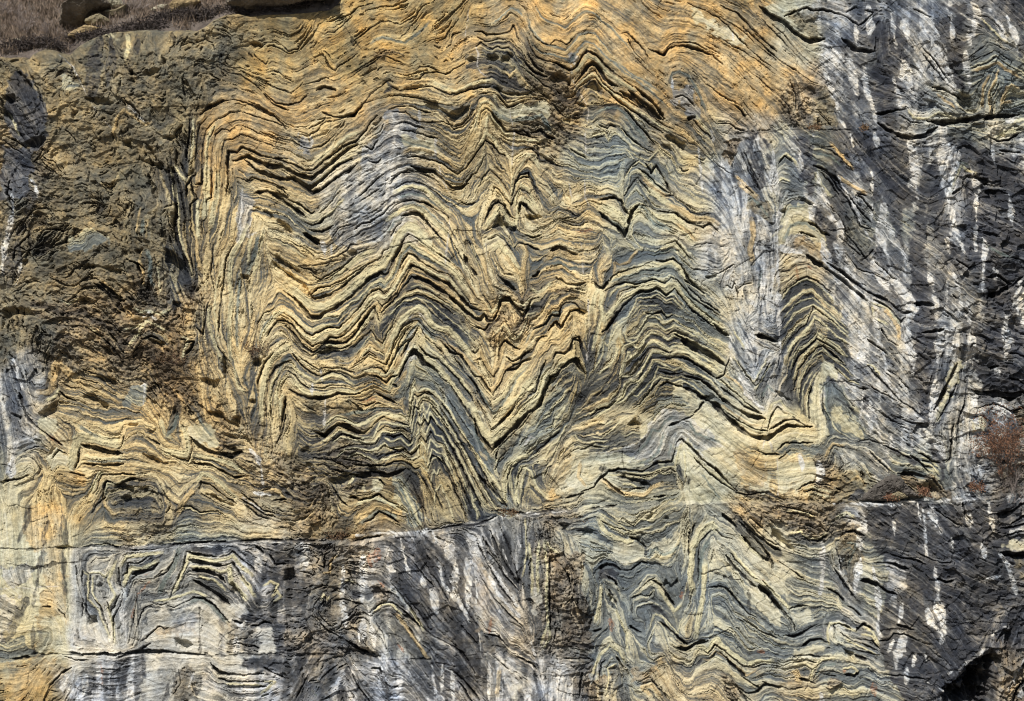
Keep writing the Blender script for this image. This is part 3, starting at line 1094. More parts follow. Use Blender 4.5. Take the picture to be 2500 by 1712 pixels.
c3 1380,930 1400,850 1420,800 1460,870 1500,780 1540,860 1590,880 1640,960
c3 1400,1020 1395,950 1430,930 1470,1000 1500,900 1560,960 1600,960 1650,1060
c3 1400,1060 1440,1040 1475,1120 1510,980 1570,1010 1610,1020 1680,1150
c3 1430,1110 1480,1160 1500,1070 1560,1040 1620,1090 1700,1230
k3 1345,800 1370,640 1400,660 1430,590 1490,600 1560,690 1640,800
k3 1370,870 1400,760 1420,820 1450,740 1480,790 1500,720 1560,800 1630,880
k3 1390,960 1420,870 1460,930 1500,840 1550,920 1610,940 1690,1100
k3 1410,1080 1460,1080 1480,1140 1510,1030 1560,1050 1630,1130 1720,1330
k4 1400,530 1480,520 1560,580 1640,690 1740,850 1830,980 1900,1120 1980,1280 2070,1400
c3 1560,560 1650,670 1750,830 1840,980 1930,1150 2020,1300
k4 1570,640 1640,760 1740,920 1830,1090 1930,1290 2030,1450
c4 1600,720 1690,860 1780,1020 1870,1190 1970,1370 2040,1480
k4 1590,750 1680,900 1770,1070 1860,1240 1960,1420
c4 1590,800 1680,950 1770,1120 1850,1280 1940,1440
k5 1600,850 1680,1000 1770,1180 1850,1330 1920,1480
c3 1600,900 1680,1060 1760,1220 1840,1400 1900,1520
k4 1600,950 1680,1120 1760,1300 1830,1460
c3 1590,1000 1660,1160 1740,1330 1800,1480
k5 1590,1050 1660,1230 1740,1420 1800,1550
k6 1870,1170 1960,1280 2050,1370 2110,1450
c6 1850,1000 1940,1130 2040,1270 2070,1330
c6 2040,1390 2080,1410 2110,1400
k5 2070,1420 2110,1440
k3 2020,1150 2060,1060 2110,1000
c4 1830,1380 1850,1450 1870,1480 1880,1540
c3 1820,1320 1850,1400 1880,1380
k6 1400,1180 1450,1230 1500,1340 1540,1450
k4 1480,1200 1540,1330 1600,1480
c3 1500,1250 1520,1150 1550,1180 1570,1130
c3 1530,1420 1540,1310 1580,1270 1640,1400 1690,1560
o 1280,560 1330,440 1370,370 1440,420 1540,460 1640,590 1740,740 1830,900 1900,1020 2000,1140
n3 1300,520 1370,400 1440,440
k2 1540,450 1640,580 1740,730 1840,890
g5 1830,750 1880,900 1980,1060 2030,1100
c10 1120,480 1160,500 1200,400 1260,320 1310,220 1370,160 1420,230 1500,270 1570,330 1640,420 1720,530 1800,640
c16 1830,630 1880,760 1930,850 1990,920 2050,870 2150,780 2230,700 2320,640
W 1310,230 1360,160 1400,190 1340,240 1280,340 1220,420 1240,360
C 1810,620 1880,620 1900,680 1860,720 1820,680
k9 1310,240 1360,190 1410,230 1440,290 1520,330 1580,400
k6 1580,400 1640,450 1700,540 1780,660 1850,760
k9 1850,740 1890,870 1950,940 2000,1000 2060,920 2150,820 2250,720 2320,660
k5 1400,140 1460,220 1560,260 1640,340 1720,420 1800,530 1840,600
k5 1880,600 1900,640 1940,720 1990,830 2060,770 2140,690 2200,600 2260,500 2320,450
c7 1480,170 1580,240 1660,330 1750,430 1820,540
k6 1500,80 1580,110 1660,200 1740,220 1800,310 1860,400 1900,400 1950,480 2000,550
k4 2000,550 2060,450 2100,350 2180,300 2250,270 2320,240
k5 1690,240 1780,370 1850,450 1900,560 1960,660
y8 1600,130 1700,170 1780,240 1840,320 1900,380 1960,490 2000,510 2070,400 2110,290
g5 1880,480 1930,580 2000,690 2070,620 2150,500 2200,400 2280,330
y10 1830,210 1870,270 1900,200 1950,300 2000,370 2050,280 2080,150 2110,100 2180,180 2230,150 2270,50 2320,20
k4 1850,270 1910,250 1960,350 2010,400 2050,330
k6 2110,240 2160,270 2230,240 2320,170
k4 1840,190 1860,210 1890,180
c8 2000,620 2080,560 2150,440 2200,360 2300,300
c9 2060,700 2150,600 2220,560 2260,470 2320,410
k5 1240,400 1270,330 1310,250
k4 1020,390 1080,400 1140,450 1180,400 1230,380
k8 1190,460 1225,470
k6 1070,540 1150,580 1220,610
c8 960,340 1040,350 1130,390 1200,330
k3 950,350 1020,320 1100,330 1140,370 1200,250 1240,170 1300,110 1380,50
g4 1160,330 1210,230 1270,130 1340,90
k3 880,300 940,260 1000,230 1060,270 1140,300 1180,200 1220,110
y8 840,340 900,260 940,190 1000,130 1060,170 1120,200 1170,100
k5 950,270 1000,215 1060,250
k3 740,320 820,350 890,360
C 880,1340 950,1260 1080,1200 1160,1260 1060,1290 920,1340
k6 850,1370 900,1370
h 850,1350 910,1360 940,1390 870,1380
k5 910,1390 1000,1380 1080,1340 1160,1400 1240,1430
c8 900,1420 960,1400 1050,1370 1130,1400 1240,1450
y10 880,1570 920,1500 990,1480 1060,1430 1130,1440 1220,1490 1290,1500
g8 930,1580 1000,1530 1070,1480 1150,1490 1230,1540
k4 960,1570 1030,1540 1080,1480 1150,1510 1240,1570
k5 1080,1220 1130,1270
G 1180,1230 1260,1180 1330,1250 1400,1400 1500,1591 1330,1591 1250,1400
o 1280,1180 1350,1300 1430,1450 1490,1591
k4 1330,1220 1400,1360 1470,1500
g7 1250,1280 1330,1420 1390,1560
c5 1280,1300 1350,1430 1420,1580
c6 2180,1400 2190,1250 2220,1130 2280,1130
c4 2140,1300 2130,1200 2160,1130
R 620,1220 760,1400 700,1500 560,1591 540,1400 560,1280
o 600,1450 640,1350 700,1480 680,1560
k5 700,1280 780,1400 830,1430
y6 200,1310 280,1320 320,1390
R 220,1000 430,1050 560,1200 540,1400 330,1300 240,1150
@1200,800
W 620,1060 830,1020 1000,1010 1150,950 1250,870 1310,750 1380,650 1480,650 1620,690 1650,740 1780,880 1950,1000 2100,1150 2290,1310 2100,1310 1900,1200 1750,1080 1640,960 1560,900 1500,950 1470,1060 1350,1090 1250,1150 1100,1160 940,1160 820,1260 700,1320 610,1220
C 620,1060 830,1020 1000,1030 1120,1050 1300,1100 1250,1150 1100,1160 940,1160 820,1260 700,1320 610,1220
C 1900,950 2000,1050 2200,1200 2290,1310 2100,1310 1900,1200 1750,1080 1700,1000
o 650,1150 720,1120 830,1090 1000,1080 1140,1060 1260,960 1330,800 1440,720 1560,760 1700,850 1850,1000 2050,1150 2200,1260
g5 1180,1010 1260,920 1300,830 1360,840 1400,760 1480,720
g6 1390,860 1350,1000 1280,1070 1180,1100
g6 1600,760 1640,850 1760,900 1850,930
g4 1450,950 1430,1040
y7 720,1090 700,1200 760,1280
j2 1060,1000 1070,1130
k6 720,1330 830,1290 880,1220 950,1160 1080,1150 1230,1160 1340,1090 1460,1090 1500,930 1540,900 1600,960 1700,1060 1800,1140 1900,1240 1980,1320
C 1460,500 1560,490 1640,540 1710,620 1660,670 1600,590 1500,590 1450,540
C 1700,640 1800,680 1900,780 2000,860 2140,910 2260,900 2320,870 2320,960 2230,1000 2100,990 1950,890 1850,820 1740,720
G 1310,740 1350,600 1420,560 1560,590 1650,680 1480,650 1380,650
k10 1560,490 1640,520 1700,570 1760,560
k4 1350,480 1420,440 1500,470 1560,490
h 1700,570 1760,555 1790,575 1740,600
k11 1740,590 1800,620 1900,720 2000,810 2100,880 2220,900 2290,860 2320,830
k8 1840,560 1950,640 2080,710 2210,740
k6 1850,480 1950,560 2050,640 2180,700
c4 1800,600 1920,690 2040,790 2160,840 2240,820
y4 1850,620 1960,700 2090,780 2220,800
k4 1870,660 1990,750 2120,820 2230,840
k10 1610,110 1700,170 1800,230 1890,310
k5 1480,50 1560,90 1620,120
c4 1180,190 1240,110 1300,40 1370,60 1430,100 1490,40 1560,80 1680,140 1780,180 1880,260 1920,300
n6 1210,220 1280,90 1340,80 1430,130 1500,90 1600,120
c4 1110,250 1180,230 1250,150 1320,110 1370,150 1440,190 1500,140 1580,160 1680,220 1800,290 1870,350
c7 1060,390 1130,410 1200,360 1260,260 1310,195 1360,200 1450,230 1500,190 1600,210 1700,290 1830,370
n7 1180,440 1290,250 1400,250 1460,240 1560,240 1700,320 1800,390
k4 1420,260 1500,230 1600,260 1720,340 1810,410
c5 1100,560 1170,490 1240,390 1310,270 1380,290 1480,350 1530,330 1640,370 1750,410 1820,480
n8 1340,340 1460,375 1600,390 1700,420 1790,490
k4 1350,350 1450,380 1550,370
c3 1140,540 1180,560 1260,470 1320,400 1350,320 1420,330 1500,360
c3 1170,660 1250,560 1310,440 1370,400 1450,420 1540,400 1640,440 1720,520
k5 1150,650 1200,620 1290,500 1370,420
c3 1450,460 1540,430 1620,470 1700,540 1760,570
k6 1560,390 1650,410 1750,460 1850,560
c4 1830,420 1930,480 2030,590 2150,690
y4 1880,380 1970,430 2050,520 2140,630
k4 1850,420 1950,510 2060,610 2180,700
c7 1000,600 1060,560 1080,470 1140,430 1190,440 1250,360
c6 800,700 870,640 950,610 1000,540 1030,550 1070,480
c5 830,730 920,680 980,610 1060,600 1100,560
k4 800,720 860,670 950,640 1010,590
n6 930,640 1040,520 1070,420 1150,400 1230,280
o 800,350 850,250 900,120 930,30
c4 830,340 900,220 910,110 930,60
c4 870,380 950,300 980,280
c4 1030,160 1000,250 950,320
c5 1040,400 1060,330 1110,200 1130,250 1170,200
c4 1030,50 1060,150 1130,140 1200,60
o 860,560 960,450 1050,330
n5 1050,200 1010,330 900,500 800,600
n3 800,820 900,790 970,740 1050,700 1150,700
c3 870,760 930,780 980,760
k5 1930,250 1900,310 1880,380 1820,410
h 1890,350 1940,340 1930,360 1870,390
k6 1640,690 1680,660 1720,600
k6 1440,795 1540,755 1640,705
k10 0,1010 80,910 200,800 300,690 390,620 430,500 480,400
h 470,390 520,410 480,450 440,500
c20 20,910 100,820 220,720 300,620 380,570 430,430 470,350
k5 0,820 60,770 150,680 200,590 280,500
k6 250,480 300,520 350,520 380,440 410,330 440,270
c9 270,480 300,510 340,480
k6 130,350 200,330 260,280 330,250
k3 140,560 150,480 180,430
c9 480,370 520,380 560,300 600,300 640,270 680,240
k8 470,400 530,380 570,330 630,280 680,260 720,330 760,380
k6 500,240 530,200 580,210 640,170 660,90 720,110 730,190
G 440,560 600,450 640,600 500,760 350,950 260,980 250,900 380,700
N 500,400 620,330 720,400 820,500 760,600 640,640 600,500
B 350,600 430,540 500,480 480,520 330,760 200,900 60,1050 30,1010 250,780
k4 30,1010 130,900 260,780 360,650
w12 250,970 320,880 360,900
c6 430,820 500,800 520,740 560,700 590,650
c4 360,1080 430,1050 470,980 530,930 570,860 610,790
k4 340,1030 430,950 470,900 540,850
n5 380,1010 460,920 560,830
c3 380,1110 450,1090 490,1030 550,960
c5 250,1040 300,1030 330,1000
c8 170,1110 220,1060 280,1050 300,1020
N 120,1120 250,1080 340,1120 440,1200 440,1400 300,1420 200,1440 100,1200
c4 60,1320 90,1400 110,1390 100,1250 140,1110 200,1080
c4 180,1200 200,1380 220,1420 240,1250 280,1140 320,1170 360,1290 440,1380
k3 200,1300 215,1200 250,1130 300,1120
k3 140,1350 130,1200 160,1130
k6 0,1250 50,1350 110,1420
c4 120,1280 150,1200 170,1340 200,1440
Y 460,1320 540,1300 560,1400 480,1420
k4 430,1200 450,1130 490,1110
N 640,860 800,880 1000,760 1200,760 1200,880 1000,980 850,1000 660,1020
c2 640,880 680,870 700,910 770,930 850,920 940,920
c2 640,960 690,930 740,960 850,960 950,960
k4 650,1010 680,980 740,990 800,960 900,970
c2 650,1000 700,960 760,980 850,940
c2 1050,850 1100,880 1150,850 1200,860
c2 800,880 880,900 980,830 1050,740 1100,720
h 1090,790 1150,760 1190,790 1130,800
h 1070,1210 1150,1220 1240,1240 1290,1270 1230,1275 1130,1250
k8 900,1220 960,1270 1020,1320 1070,1360
N 860,1150 1100,1150 1350,1100 1480,1090 1600,1200 1560,1330 1300,1300 1100,1200
y9 890,1230 980,1300 1060,1340 1150,1350 1240,1350 1300,1290 1380,1260
c5 1060,1270 1120,1260 1180,1310
k4 1080,1330 1180,1300 1240,1290
c3 1060,1170 1180,1180 1300,1170 1400,1130 1480,1130 1510,1000 1540,930
k4 1080,1180 1200,1200 1330,1180 1440,1150 1490,1170
c3 940,1190 1060,1200 1140,1210 1280,1220 1350,1180 1450,1180
n5 1520,1100 1540,1200
k4 1640,1050 1750,1170 1900,1280 1980,1330
c3 1580,1000 1700,1110 1860,1230 1960,1310
c3 1560,1000 1570,1120 1560,1210
o 1650,1200 1750,1300 1850,1380
g5 1700,1180 1780,1290 1850,1380
k5 1310,1370 1400,1360
j2 740,1430 860,1420 950,1390
w16 2010,390 2060,480 2110,580 2170,640
k3 1990,270 2060,380 2130,470 2160,450 2230,320 2250,290
c3 1960,240 2040,350 2120,440 2180,330 2230,250
c3 2130,500 2180,420 2230,330 2260,300
o 2170,500 2220,400
v4 2200,910 2180,1000
v4 2240,910 2260,1000
v5 2220,1050 2190,1160 2180,1270
k3 2120,990 2220,1020 2320,1020
k9 2140,60 2230,80 2300,105
w8 2060,100 2060,250
w8 2110,260 2120,420
k6 600,1380 740,1340 700,1380
k4 1960,1330 2060,1350 2200,1330
@1800,800
c3 430,330 480,200 560,150 620,80 650,40 720,90 820,160 880,230
c3 400,260 440,140 520,90 580,0
c3 450,420 500,290 580,180 640,130 680,150 750,230 860,290
c2 480,560 500,420 560,300 640,210 700,180 780,260 870,330 920,400
k3 460,500 500,340 570,240 640,170 700,150 790,230 880,310
k3 440,360 490,240 570,170 640,90 720,130 840,220
N 400,200 560,0 720,0 860,200 930,400 820,390 740,300 650,330 600,500 580,740 500,700 470,500
n4 500,640 520,450 600,330
c2 520,690 540,480 610,350
c2 500,600 510,430 590,290 660,230
c2 560,740 560,600 600,430 640,360
C 650,330 700,300 760,310 820,390 800,430 740,420 700,450 680,600 670,700 690,800 640,790 590,740 580,640 600,500 640,400
k5 580,760 575,600 600,480
k4 700,470 690,600 700,700
G 700,440 760,430 860,520 950,650 980,800 1030,900 900,900 800,850 740,800 680,640
o 740,450 740,600 760,750
g5 730,500 720,620 740,740
k3 760,440 850,540 940,640
n4 780,560 870,620 950,700
o 800,600 900,750 1000,880
C 780,620 860,700 960,820 1000,900 860,850 780,740
k4 830,400 900,460 980,490 1050,500
c4 810,340 900,430 980,460
k3 790,320 880,420 980,450
h 1010,480 1050,490 1040,520 1010,510
w6 1010,520 990,700 970,860
w7 1060,600 1100,700 1140,880 1200,1010
w16 1020,680 1060,670 1070,850
D 1010,560 1050,560 1060,640 1020,640
c4 1040,300 1090,310 1140,380
k6 1050,310 1100,370 1200,480 1300,590 1400,650 1450,690
k5 1190,340 1280,400 1380,500
k5 1080,480 1180,540 1290,600
k5 1130,670 1230,750 1340,790
k3 1230,700 1340,750 1400,770 1490,770
r6 1080,470 1160,520
w20 1010,0 1010,280
w12 1110,50 1180,260 1210,450 1240,600
w18 1360,50 1400,200 1400,380
w14 1330,650 1400,720 1480,760
w16 1390,860 1400,1010
w12 1310,850 1330,980
w10 1230,880 1250,960
w24 1600,150 1600,500 1560,800
w10 1270,500 1330,620
C 1700,350 1790,290 1840,320 1780,420 1700,600 1600,800 1560,880 1570,750 1640,560
k9 1760,290 1720,400 1640,560 1580,660
k6 1780,420 1700,600 1600,750
k7 1740,780 1720,900 1710,1050 1670,1080
k5 1830,590 1780,720 1760,900
w14 1880,0 1880,300
w14 1820,640 1800,900 1770,1050
w20 1900,750 1960,900 2020,1050
w14 1930,1080 1950,1190 2030,1200
w16 1590,900 1650,1040
w24 2130,600 2130,750 2090,930
w8 2240,720 2290,950
w30 1740,150 1700,230
w16 1900,560 1910,640
w30 1750,1100 1820,1150
R 2220,650 2320,670 2320,860 2270,850
C 1880,740 1940,720 2000,760 1990,820 1900,840
D 1430,0 1580,0 1590,200 1580,600 1540,800 1480,780 1430,550 1420,250
D 1900,0 2120,0 2320,0 2320,520 2000,530 1900,400
D 1480,850 1560,900 1660,1080 1680,1200 1620,1250 1600,1100
D 2020,650 2040,850 2080,960 2000,950 1980,870
D 2180,680 2220,700 2270,850 2200,850
D 1910,540 2050,570 2040,640 1920,640
k14 1890,500 1960,530 2100,540 2200,560 2300,520 2320,530
k4 1900,650 1960,640 2050,620 2150,640 2200,680 2320,650
w4 2040,640 2150,660 2210,700
k5 1900,720 1960,710 2010,750
k8 2180,210 2240,210 2320,240
k6 2180,410 2260,420 2320,460
k7 2020,330 2100,310
w16 2140,0 2150,80 2160,250
w10 2080,340 2090,390
k5 1450,1010 1500,1030 1560,1080 1620,1090
c4 1470,1050 1540,1060 1600,1120
k3 1480,1070 1550,1085 1610,1150
c4 1480,1090 1550,1110 1610,1180
k3 1490,1110 1560,1130 1615,1200
c4 1500,1135 1560,1155 1610,1230
k4 1380,1030 1450,1070 1540,1180
k4 1150,940 1220,970 1300,1010 1400,1060
D 1140,930 1200,960 1300,1000 1420,1080 1250,1010
W 1040,1000 1220,1050 1240,1200 1120,1260 1060,1150
k4 950,930 1060,900 1150,940
k4 1060,1000 1160,1100 1260,1180
k8 1280,1180 1420,1180 1560,1220 1650,1320
B 780,1200 930,1150 1060,1250 1000,1390 830,1400 760,1330
R 1300,1180 1560,1200 1700,1370 1480,1360 1340,1240
D 930,1290 1080,1270 990,1400 880,1390
h 1450,1260 1560,1250 1620,1330 1500,1340
o 850,1200 930,1180 1000,1260
y5 880,1250 960,1200 1020,1260
k5 790,1290 860,1330 950,1310
k4 820,1040 850,1110 800,1200
k5 460,1310 540,1260 620,1250 700,1270 760,1280
c4 520,1300 600,1290 680,1310 740,1330
k4 530,1320 620,1310 700,1340
c4 560,1350 640,1340 740,1370
v6 310,1060 320,1200 320,1350
v5 230,1070 210,1160 190,1260
w16 640,1080 660,1180 640,1240
w8 500,1030 520,1150
k8 0,830 100,880 250,900 330,830 400,790 480,800 600,800
k6 260,820 330,780 380,750 460,740 560,800
c4 250,790 300,720 360,710 460,720
k4 240,820 280,700 320,640 380,690 460,730
c4 230,780 280,620 340,590 380,650 460,700
g5 200,560 240,470 290,520
w10 100,540 160,620 200,660
h 310,515 380,545 440,600 400,600 340,560
C 0,900 140,920 250,910 350,850 430,820 600,830 700,820 650,930 560,920 400,930 320,1000 200,1000 100,950 0,920
C 320,1080 560,1050 650,1100 600,1250 400,1300 330,1350 330,1200
Y 0,950 180,1080 200,1260 100,1290 0,1240
k4 320,980 380,930 460,930 600,930
k4 190,1020 300,1020
k4 330,1060 420,990 480,1000
G 300,1000 460,950 660,940 670,1010 560,1080 400,1050
y6 700,1040 760,940 850,950
D 1040,1430 1480,1410 1700,1410 1800,1591 1000,1591
W 820,1450 1000,1440 1010,1591 860,1591
w5 1430,1400 1460,1591
w16 1530,1440 1560,1591
w7 1640,1390 1900,1320
c3 760,1540 860,1490 930,1540
w12 1990,1400 2020,1591
k6 1780,1400 1800,1500 1850,1540
k7 2120,1510 2250,1420 2320,1400
k4 2170,1570 2320,1480
h 2060,1490 2150,1470 2200,1480 2120,1540 2080,1540
W 2160,1350 2320,1320 2320,1400 2200,1420
D 1900,1440 1990,1430 2060,1591 1900,1591
k5 300,1440 400,1440 500,1470 600,1500
@0,1232
k5 700,342 850,310 1000,352 1200,352 1330,340 1420,318 1600,300 1800,296 2000,290 2320,283
w3 1000,366 1200,366 1340,352
w3 1500,316 1700,312 2000,306 2300,300
k6 560,1190 800,1186 1100,1180 1400,1165 1700,1190
Y 240,0 520,0 520,330 560,700 590,1100 440,1200 300,1210 340,900 380,600 380,400 250,350 200,200
C 400,900 520,900 590,1000 590,1130 400,1200 320,1150
C 210,410 330,410 330,480 240,490
W 30,500 300,510 290,640 60,660
Y 100,1270 300,1240 480,1230 430,1400 250,1591 150,1591 100,1400
d16 240,0 220,150 150,320
d12 400,140 360,250 370,400 310,700 290,900 300,1200
d40 230,750 150,950 60,1080
d12 530,380 540,600 560,720
d14 500,0 530,200 550,320
G 0,1080 200,1060 290,1190 150,1240 0,1240
W 0,730 200,720 140,950 40,1060 0,1060
j3 0,350 300,355 450,345 560,350 700,340 760,330
h 430,345 520,320 580,345 500,360
j2 80,470 300,515 450,470 620,460 750,440
v3 0,675 150,660 280,670 350,655 500,650
j2 330,520 340,700
k5 370,810 440,815
k3 150,830 190,850 200,820
k3 490,830 540,870 560,900
j5 0,1240 150,1230 300,1220 430,1190 560,1190
k6 130,1235 260,1220
k7 600,1170 700,1190 850,1180 980,1200
k6 1000,1210 1100,1170 1250,1150 1400,1160
j4 1700,1190 1850,1195 2000,1190 2200,1200 2320,1200
o 560,450 600,700 590,1000
o 640,450 640,800 620,1100
k4 700,500 690,600 720,700 730,850 760,900
k4 640,480 660,620 700,760 700,900
c4 700,520 740,560 740,750 820,830 870,950 920,1060
k4 760,560 750,700 830,800 860,880 920,1040
c3 780,560 770,700 850,820
k5 980,500 990,600 1020,700 1000,800 940,900 950,1100
c6 960,450 900,600 960,720 900,820 940,950 960,1100
w10 1000,720 1010,850 1030,1000
C 980,660 1050,670 1040,740 1000,735
k4 1020,560 1050,540 1060,460 1140,460 1240,400
c10 1030,640 1050,560 1090,500 1180,510 1300,440
k8 1100,550 1180,530 1260,510 1310,460
c8 1000,480 1050,410 1200,390 1330,370
k3 760,460 800,420 900,420
c4 750,540 830,530 870,570 940,500
h 820,600 870,620 850,670 820,650
h 760,900 810,880 820,940 780,970 750,950
h 990,930 1020,940 1010,1000 990,990
k4 890,780 920,860 1000,700
r7 1240,600 1200,660 1150,700
r5 1150,700 1120,800 1100,880
r4 1170,560 1240,540
g10 1480,330 1420,500 1350,620 1320,700
k5 1450,400 1380,520 1290,580
k6 1400,750 1440,640 1500,500 1540,370
k6 1540,370 1620,390 1700,400 1780,410
k5 1780,410 1850,400 1900,370 1980,440 2060,510 2100,560
c8 1430,700 1500,540 1560,400 1660,420 1760,440 1860,420 1900,400 1960,470 2050,560
k9 1560,430 1650,450 1760,470 1830,480
k6 1830,480 1900,460 1960,540 2030,640
c6 1580,480 1700,490 1820,530 1880,510
k9 1590,510 1700,520 1800,560 1850,610
c5 1650,560 1760,590 1850,670
k9 1600,600 1700,650 1800,720 1880,790
c12 1880,480 1900,600 1960,680 2010,740
c8 1970,560 2030,640 2080,720
h 1900,600 1950,650 2010,750 1960,730 1890,690
k5 1380,800 1440,810 1520,770 1600,740 1680,740 1750,790 1820,870 1880,940
c5 1280,760 1380,750 1480,720 1600,690 1700,720
k4 1310,680 1390,700 1400,740
k3 1230,760 1330,790 1400,770
g8 1560,780 1640,740 1720,780 1800,870 1860,930
N 1580,430 1850,460 1950,560 2030,750 1880,800 1700,640 1580,540
C 1180,1000 1250,880 1350,820 1440,870 1540,820 1620,770 1700,780 1780,860 1840,960 1850,1190 1660,1180 1500,1150 1250,1150
Y 1390,970 1480,880 1600,820 1640,900 1640,1050 1500,1050 1280,1000
W 1780,860 1860,940 1860,1190 1800,1190 1800,1000
h 1450,1060 1540,1070 1600,1110 1540,1150 1470,1110
k3 1180,1080 1280,1000 1320,960 1370,985 1400,970
j3 1640,820 1650,1180
k4 1100,1120 1160,900 1200,820 1280,780
k5 1140,700 1120,850 1070,1100
k5 1150,1170 1220,1110 1250,1100
w8 1040,850 1050,1110
B 1850,920 1920,900 2100,960 2120,1190 1850,1180
w10 1930,1040 1930,1180
d20 2040,1000 2040,1180
C 2120,960 2210,940 2260,1180 2110,1190
k6 2050,960 2110,960 2160,930 2220,950
k6 1910,920 1980,940
w14 1940,850 1970,990
w20 2090,440 2120,540
D 2180,290 2320,290 2320,700 2150,600 2180,450
D 1560,330 1700,330 1780,360 1780,400 1600,380
k4 2190,400 2240,480 2320,470
k5 2080,330 2140,390
c5 2150,640 2200,610 2260,640 2240,690
c5 2220,730 2260,690 2290,730 2240,770
N 2000,740 2320,760 2320,860 2150,850 2020,820
D 1980,880 2100,880 2320,940 2320,1190 2260,1180 2220,940 2050,950
k5 550,1200 650,1230 750,1230
d14 970,1260 960,1400 950,1591
d14 1060,1250 1040,1450
C 1220,1160 1320,1180 1340,1380 1280,1480 1180,1500 1160,1591 1130,1591 1200,1400
d8 1180,1170 1200,1300 1180,1400 1120,1500
r4 850,1240 870,1350 860,1450
w16 740,1350 720,1500
w16 590,1350 540,1480
k4 620,1290 520,1350 430,1450 380,1591
w12 1110,1200 1080,1400 1050,1591
w12 1350,1450 1300,1591
d14 1400,1420 1350,1591
k3 1480,1300 1500,1400 1440,1500
B 1430,1300 1620,1300 1600,1500 1420,1591
w8 1610,1300 1560,1450
d16 1660,1330 1620,1500
W 1690,1300 1790,1380 1840,1500 1700,1500
k7 1740,1250 1800,1330 1900,1340 2000,1350 2160,1340
k6 1800,1370 1900,1400 2050,1400 2160,1400
c4 1850,1410 1960,1420 2150,1430
k5 1850,1440 2050,1450 2180,1440
k7 2160,1290 2220,1330 2320,1370
D 1980,1220 2320,1210 2320,1340 1990,1330
C 1780,1210 1980,1220 1950,1310 1820,1300
c4 2130,1500 2180,1460 2220,1410
k4 2140,1520 2200,1500
o 650,1300 600,1450
k4 480,1490 430,1480 380,1591
@600,1232
k5 0,283 200,276 400,284 550,292 640,288
w3 20,300 200,294 400,302 540,308
w3 1880,120 2100,90 2300,60
w5 900,245 1100,222 1300,222 1500,200
w5 1500,205 1700,172 1900,135 2050,100
k6 1480,198 1620,178 1740,165 1880,150 2030,95
k5 880,290 1000,262 1100,242
R 640,280 750,230 880,250 780,300
h 680,265 760,240 850,250 780,285
w8 1260,260 1280,380
w16 1290,390 1330,540
w24 1650,220 1640,350 1700,480
w24 1700,480 1700,700 1770,850
w10 1520,210 1560,290
w26 1790,430 1810,600 1790,850
w7 1860,300 1860,600 1880,950 1910,1170
w8 1560,420 1600,620 1700,760 1800,900 1860,1000
w16 1190,640 1250,720 1330,830
w16 1520,680 1560,850
w10 1220,520 1150,480
w12 1430,570 1440,640
D 1140,250 1240,240 1380,260 1500,260 1640,400 1740,600 1850,900 1880,1150 1800,1170 1500,1020 1300,800 1200,650 1160,450
k5 1180,600 1260,700 1340,800 1430,950 1530,1040 1650,1100 1760,1170 1860,1330
k3 1270,370 1350,430 1450,560 1530,640
k3 1450,450 1560,600 1640,760
k6 1280,860 1360,900 1430,980
k4 1430,780 1560,980 1680,1090 1800,1250
k3 1620,760 1740,950 1880,1100
k3 1700,650 1780,820 1880,960
k3 1290,700 1400,830 1500,980
d8 1755,480 1740,700 1780,800
d8 1850,520 1850,850
D 1500,1060 1900,1200 1960,1400 1960,1560 1880,1450 1720,1320 1530,1290
D 1840,900 1890,930 1900,1180 1850,1170
N 1900,260 2100,200 2150,350 2220,600 2230,640 2100,560 1950,400
k4 1920,250 2000,400 2100,560 2210,680
k4 1980,200 2070,400 2180,590
k4 2050,150 2120,300 2210,590
w3 1950,260 2040,430 2150,600
w3 2020,200 2100,400 2190,580
w4 2110,200 2150,400 2200,560
h 2185,580 2220,580 2220,640 2195,620
w6 2190,80 2200,300 2190,520
n5 2230,130 2240,400 2210,600
c4 2260,100 2270,400 2240,560
o 2260,100 2290,300 2280,500
k4 1880,300 1950,450 2060,640 2200,820
w8 1890,280 1950,420 2070,620 2200,800
w10 1960,560 2080,740 2220,880
k3 1900,560 2000,720 2130,860 2240,960
Y 1870,420 1950,560 2030,750 2050,950 1960,1050 1900,980 1880,700
k5 1940,1020 2040,1040 2130,1130
B 1920,1020 2060,1030 2150,1150 1960,1170
W 2000,780 2100,850 2170,980 2190,1130 2130,1150 2060,950
r8 1990,880 1970,1000
B 550,310 760,300 800,500 780,750 850,900 780,1050 620,980 560,700
k4 600,480 650,500 640,400 690,370
k4 690,570 680,480 720,430 750,380
k3 560,400 600,430 580,470
y5 640,540 690,540 700,440 760,400
k5 600,940 650,990 720,1030 790,1060
k8 790,1060 860,1110 1000,1180
h 850,1150 960,1130 1100,1200 1060,1240 930,1200 860,1190
R 480,1050 700,1050 900,1120 1100,1200 900,1220 620,1190
c3 620,760 640,710 670,760 690,720
k3 620,800 650,730 680,770
w12 800,480 790,760 820,960
w18 960,400 970,600 960,770
w14 970,900 930,1080
d20 880,500 900,700 880,960
D 280,420 400,420 440,500 380,650 300,600
h 330,530 400,500 410,580 370,640 320,600
w20 500,320 500,480
k4 430,380 490,350
k5 720,770 800,750 860,770 960,790
c3 760,640 840,600 900,620
k3 800,640 850,610 900,640
r22 1075,350 1060,440
r8 1010,390 1020,510
r8 1080,600 1130,640
c4 1050,850 1120,790 1200,790 1280,860
k5 1050,830 1110,785 1200,770 1290,830 1380,920 1440,1000
R 1050,650 1170,620 1230,760 1090,780
c6 1180,660 1260,720 1350,830 1450,980
G 1080,880 1250,860 1350,960 1480,1090 1500,1230 1350,1210 1150,1180 1080,1000
y8 1230,860 1290,940 1400,1090 1480,1210
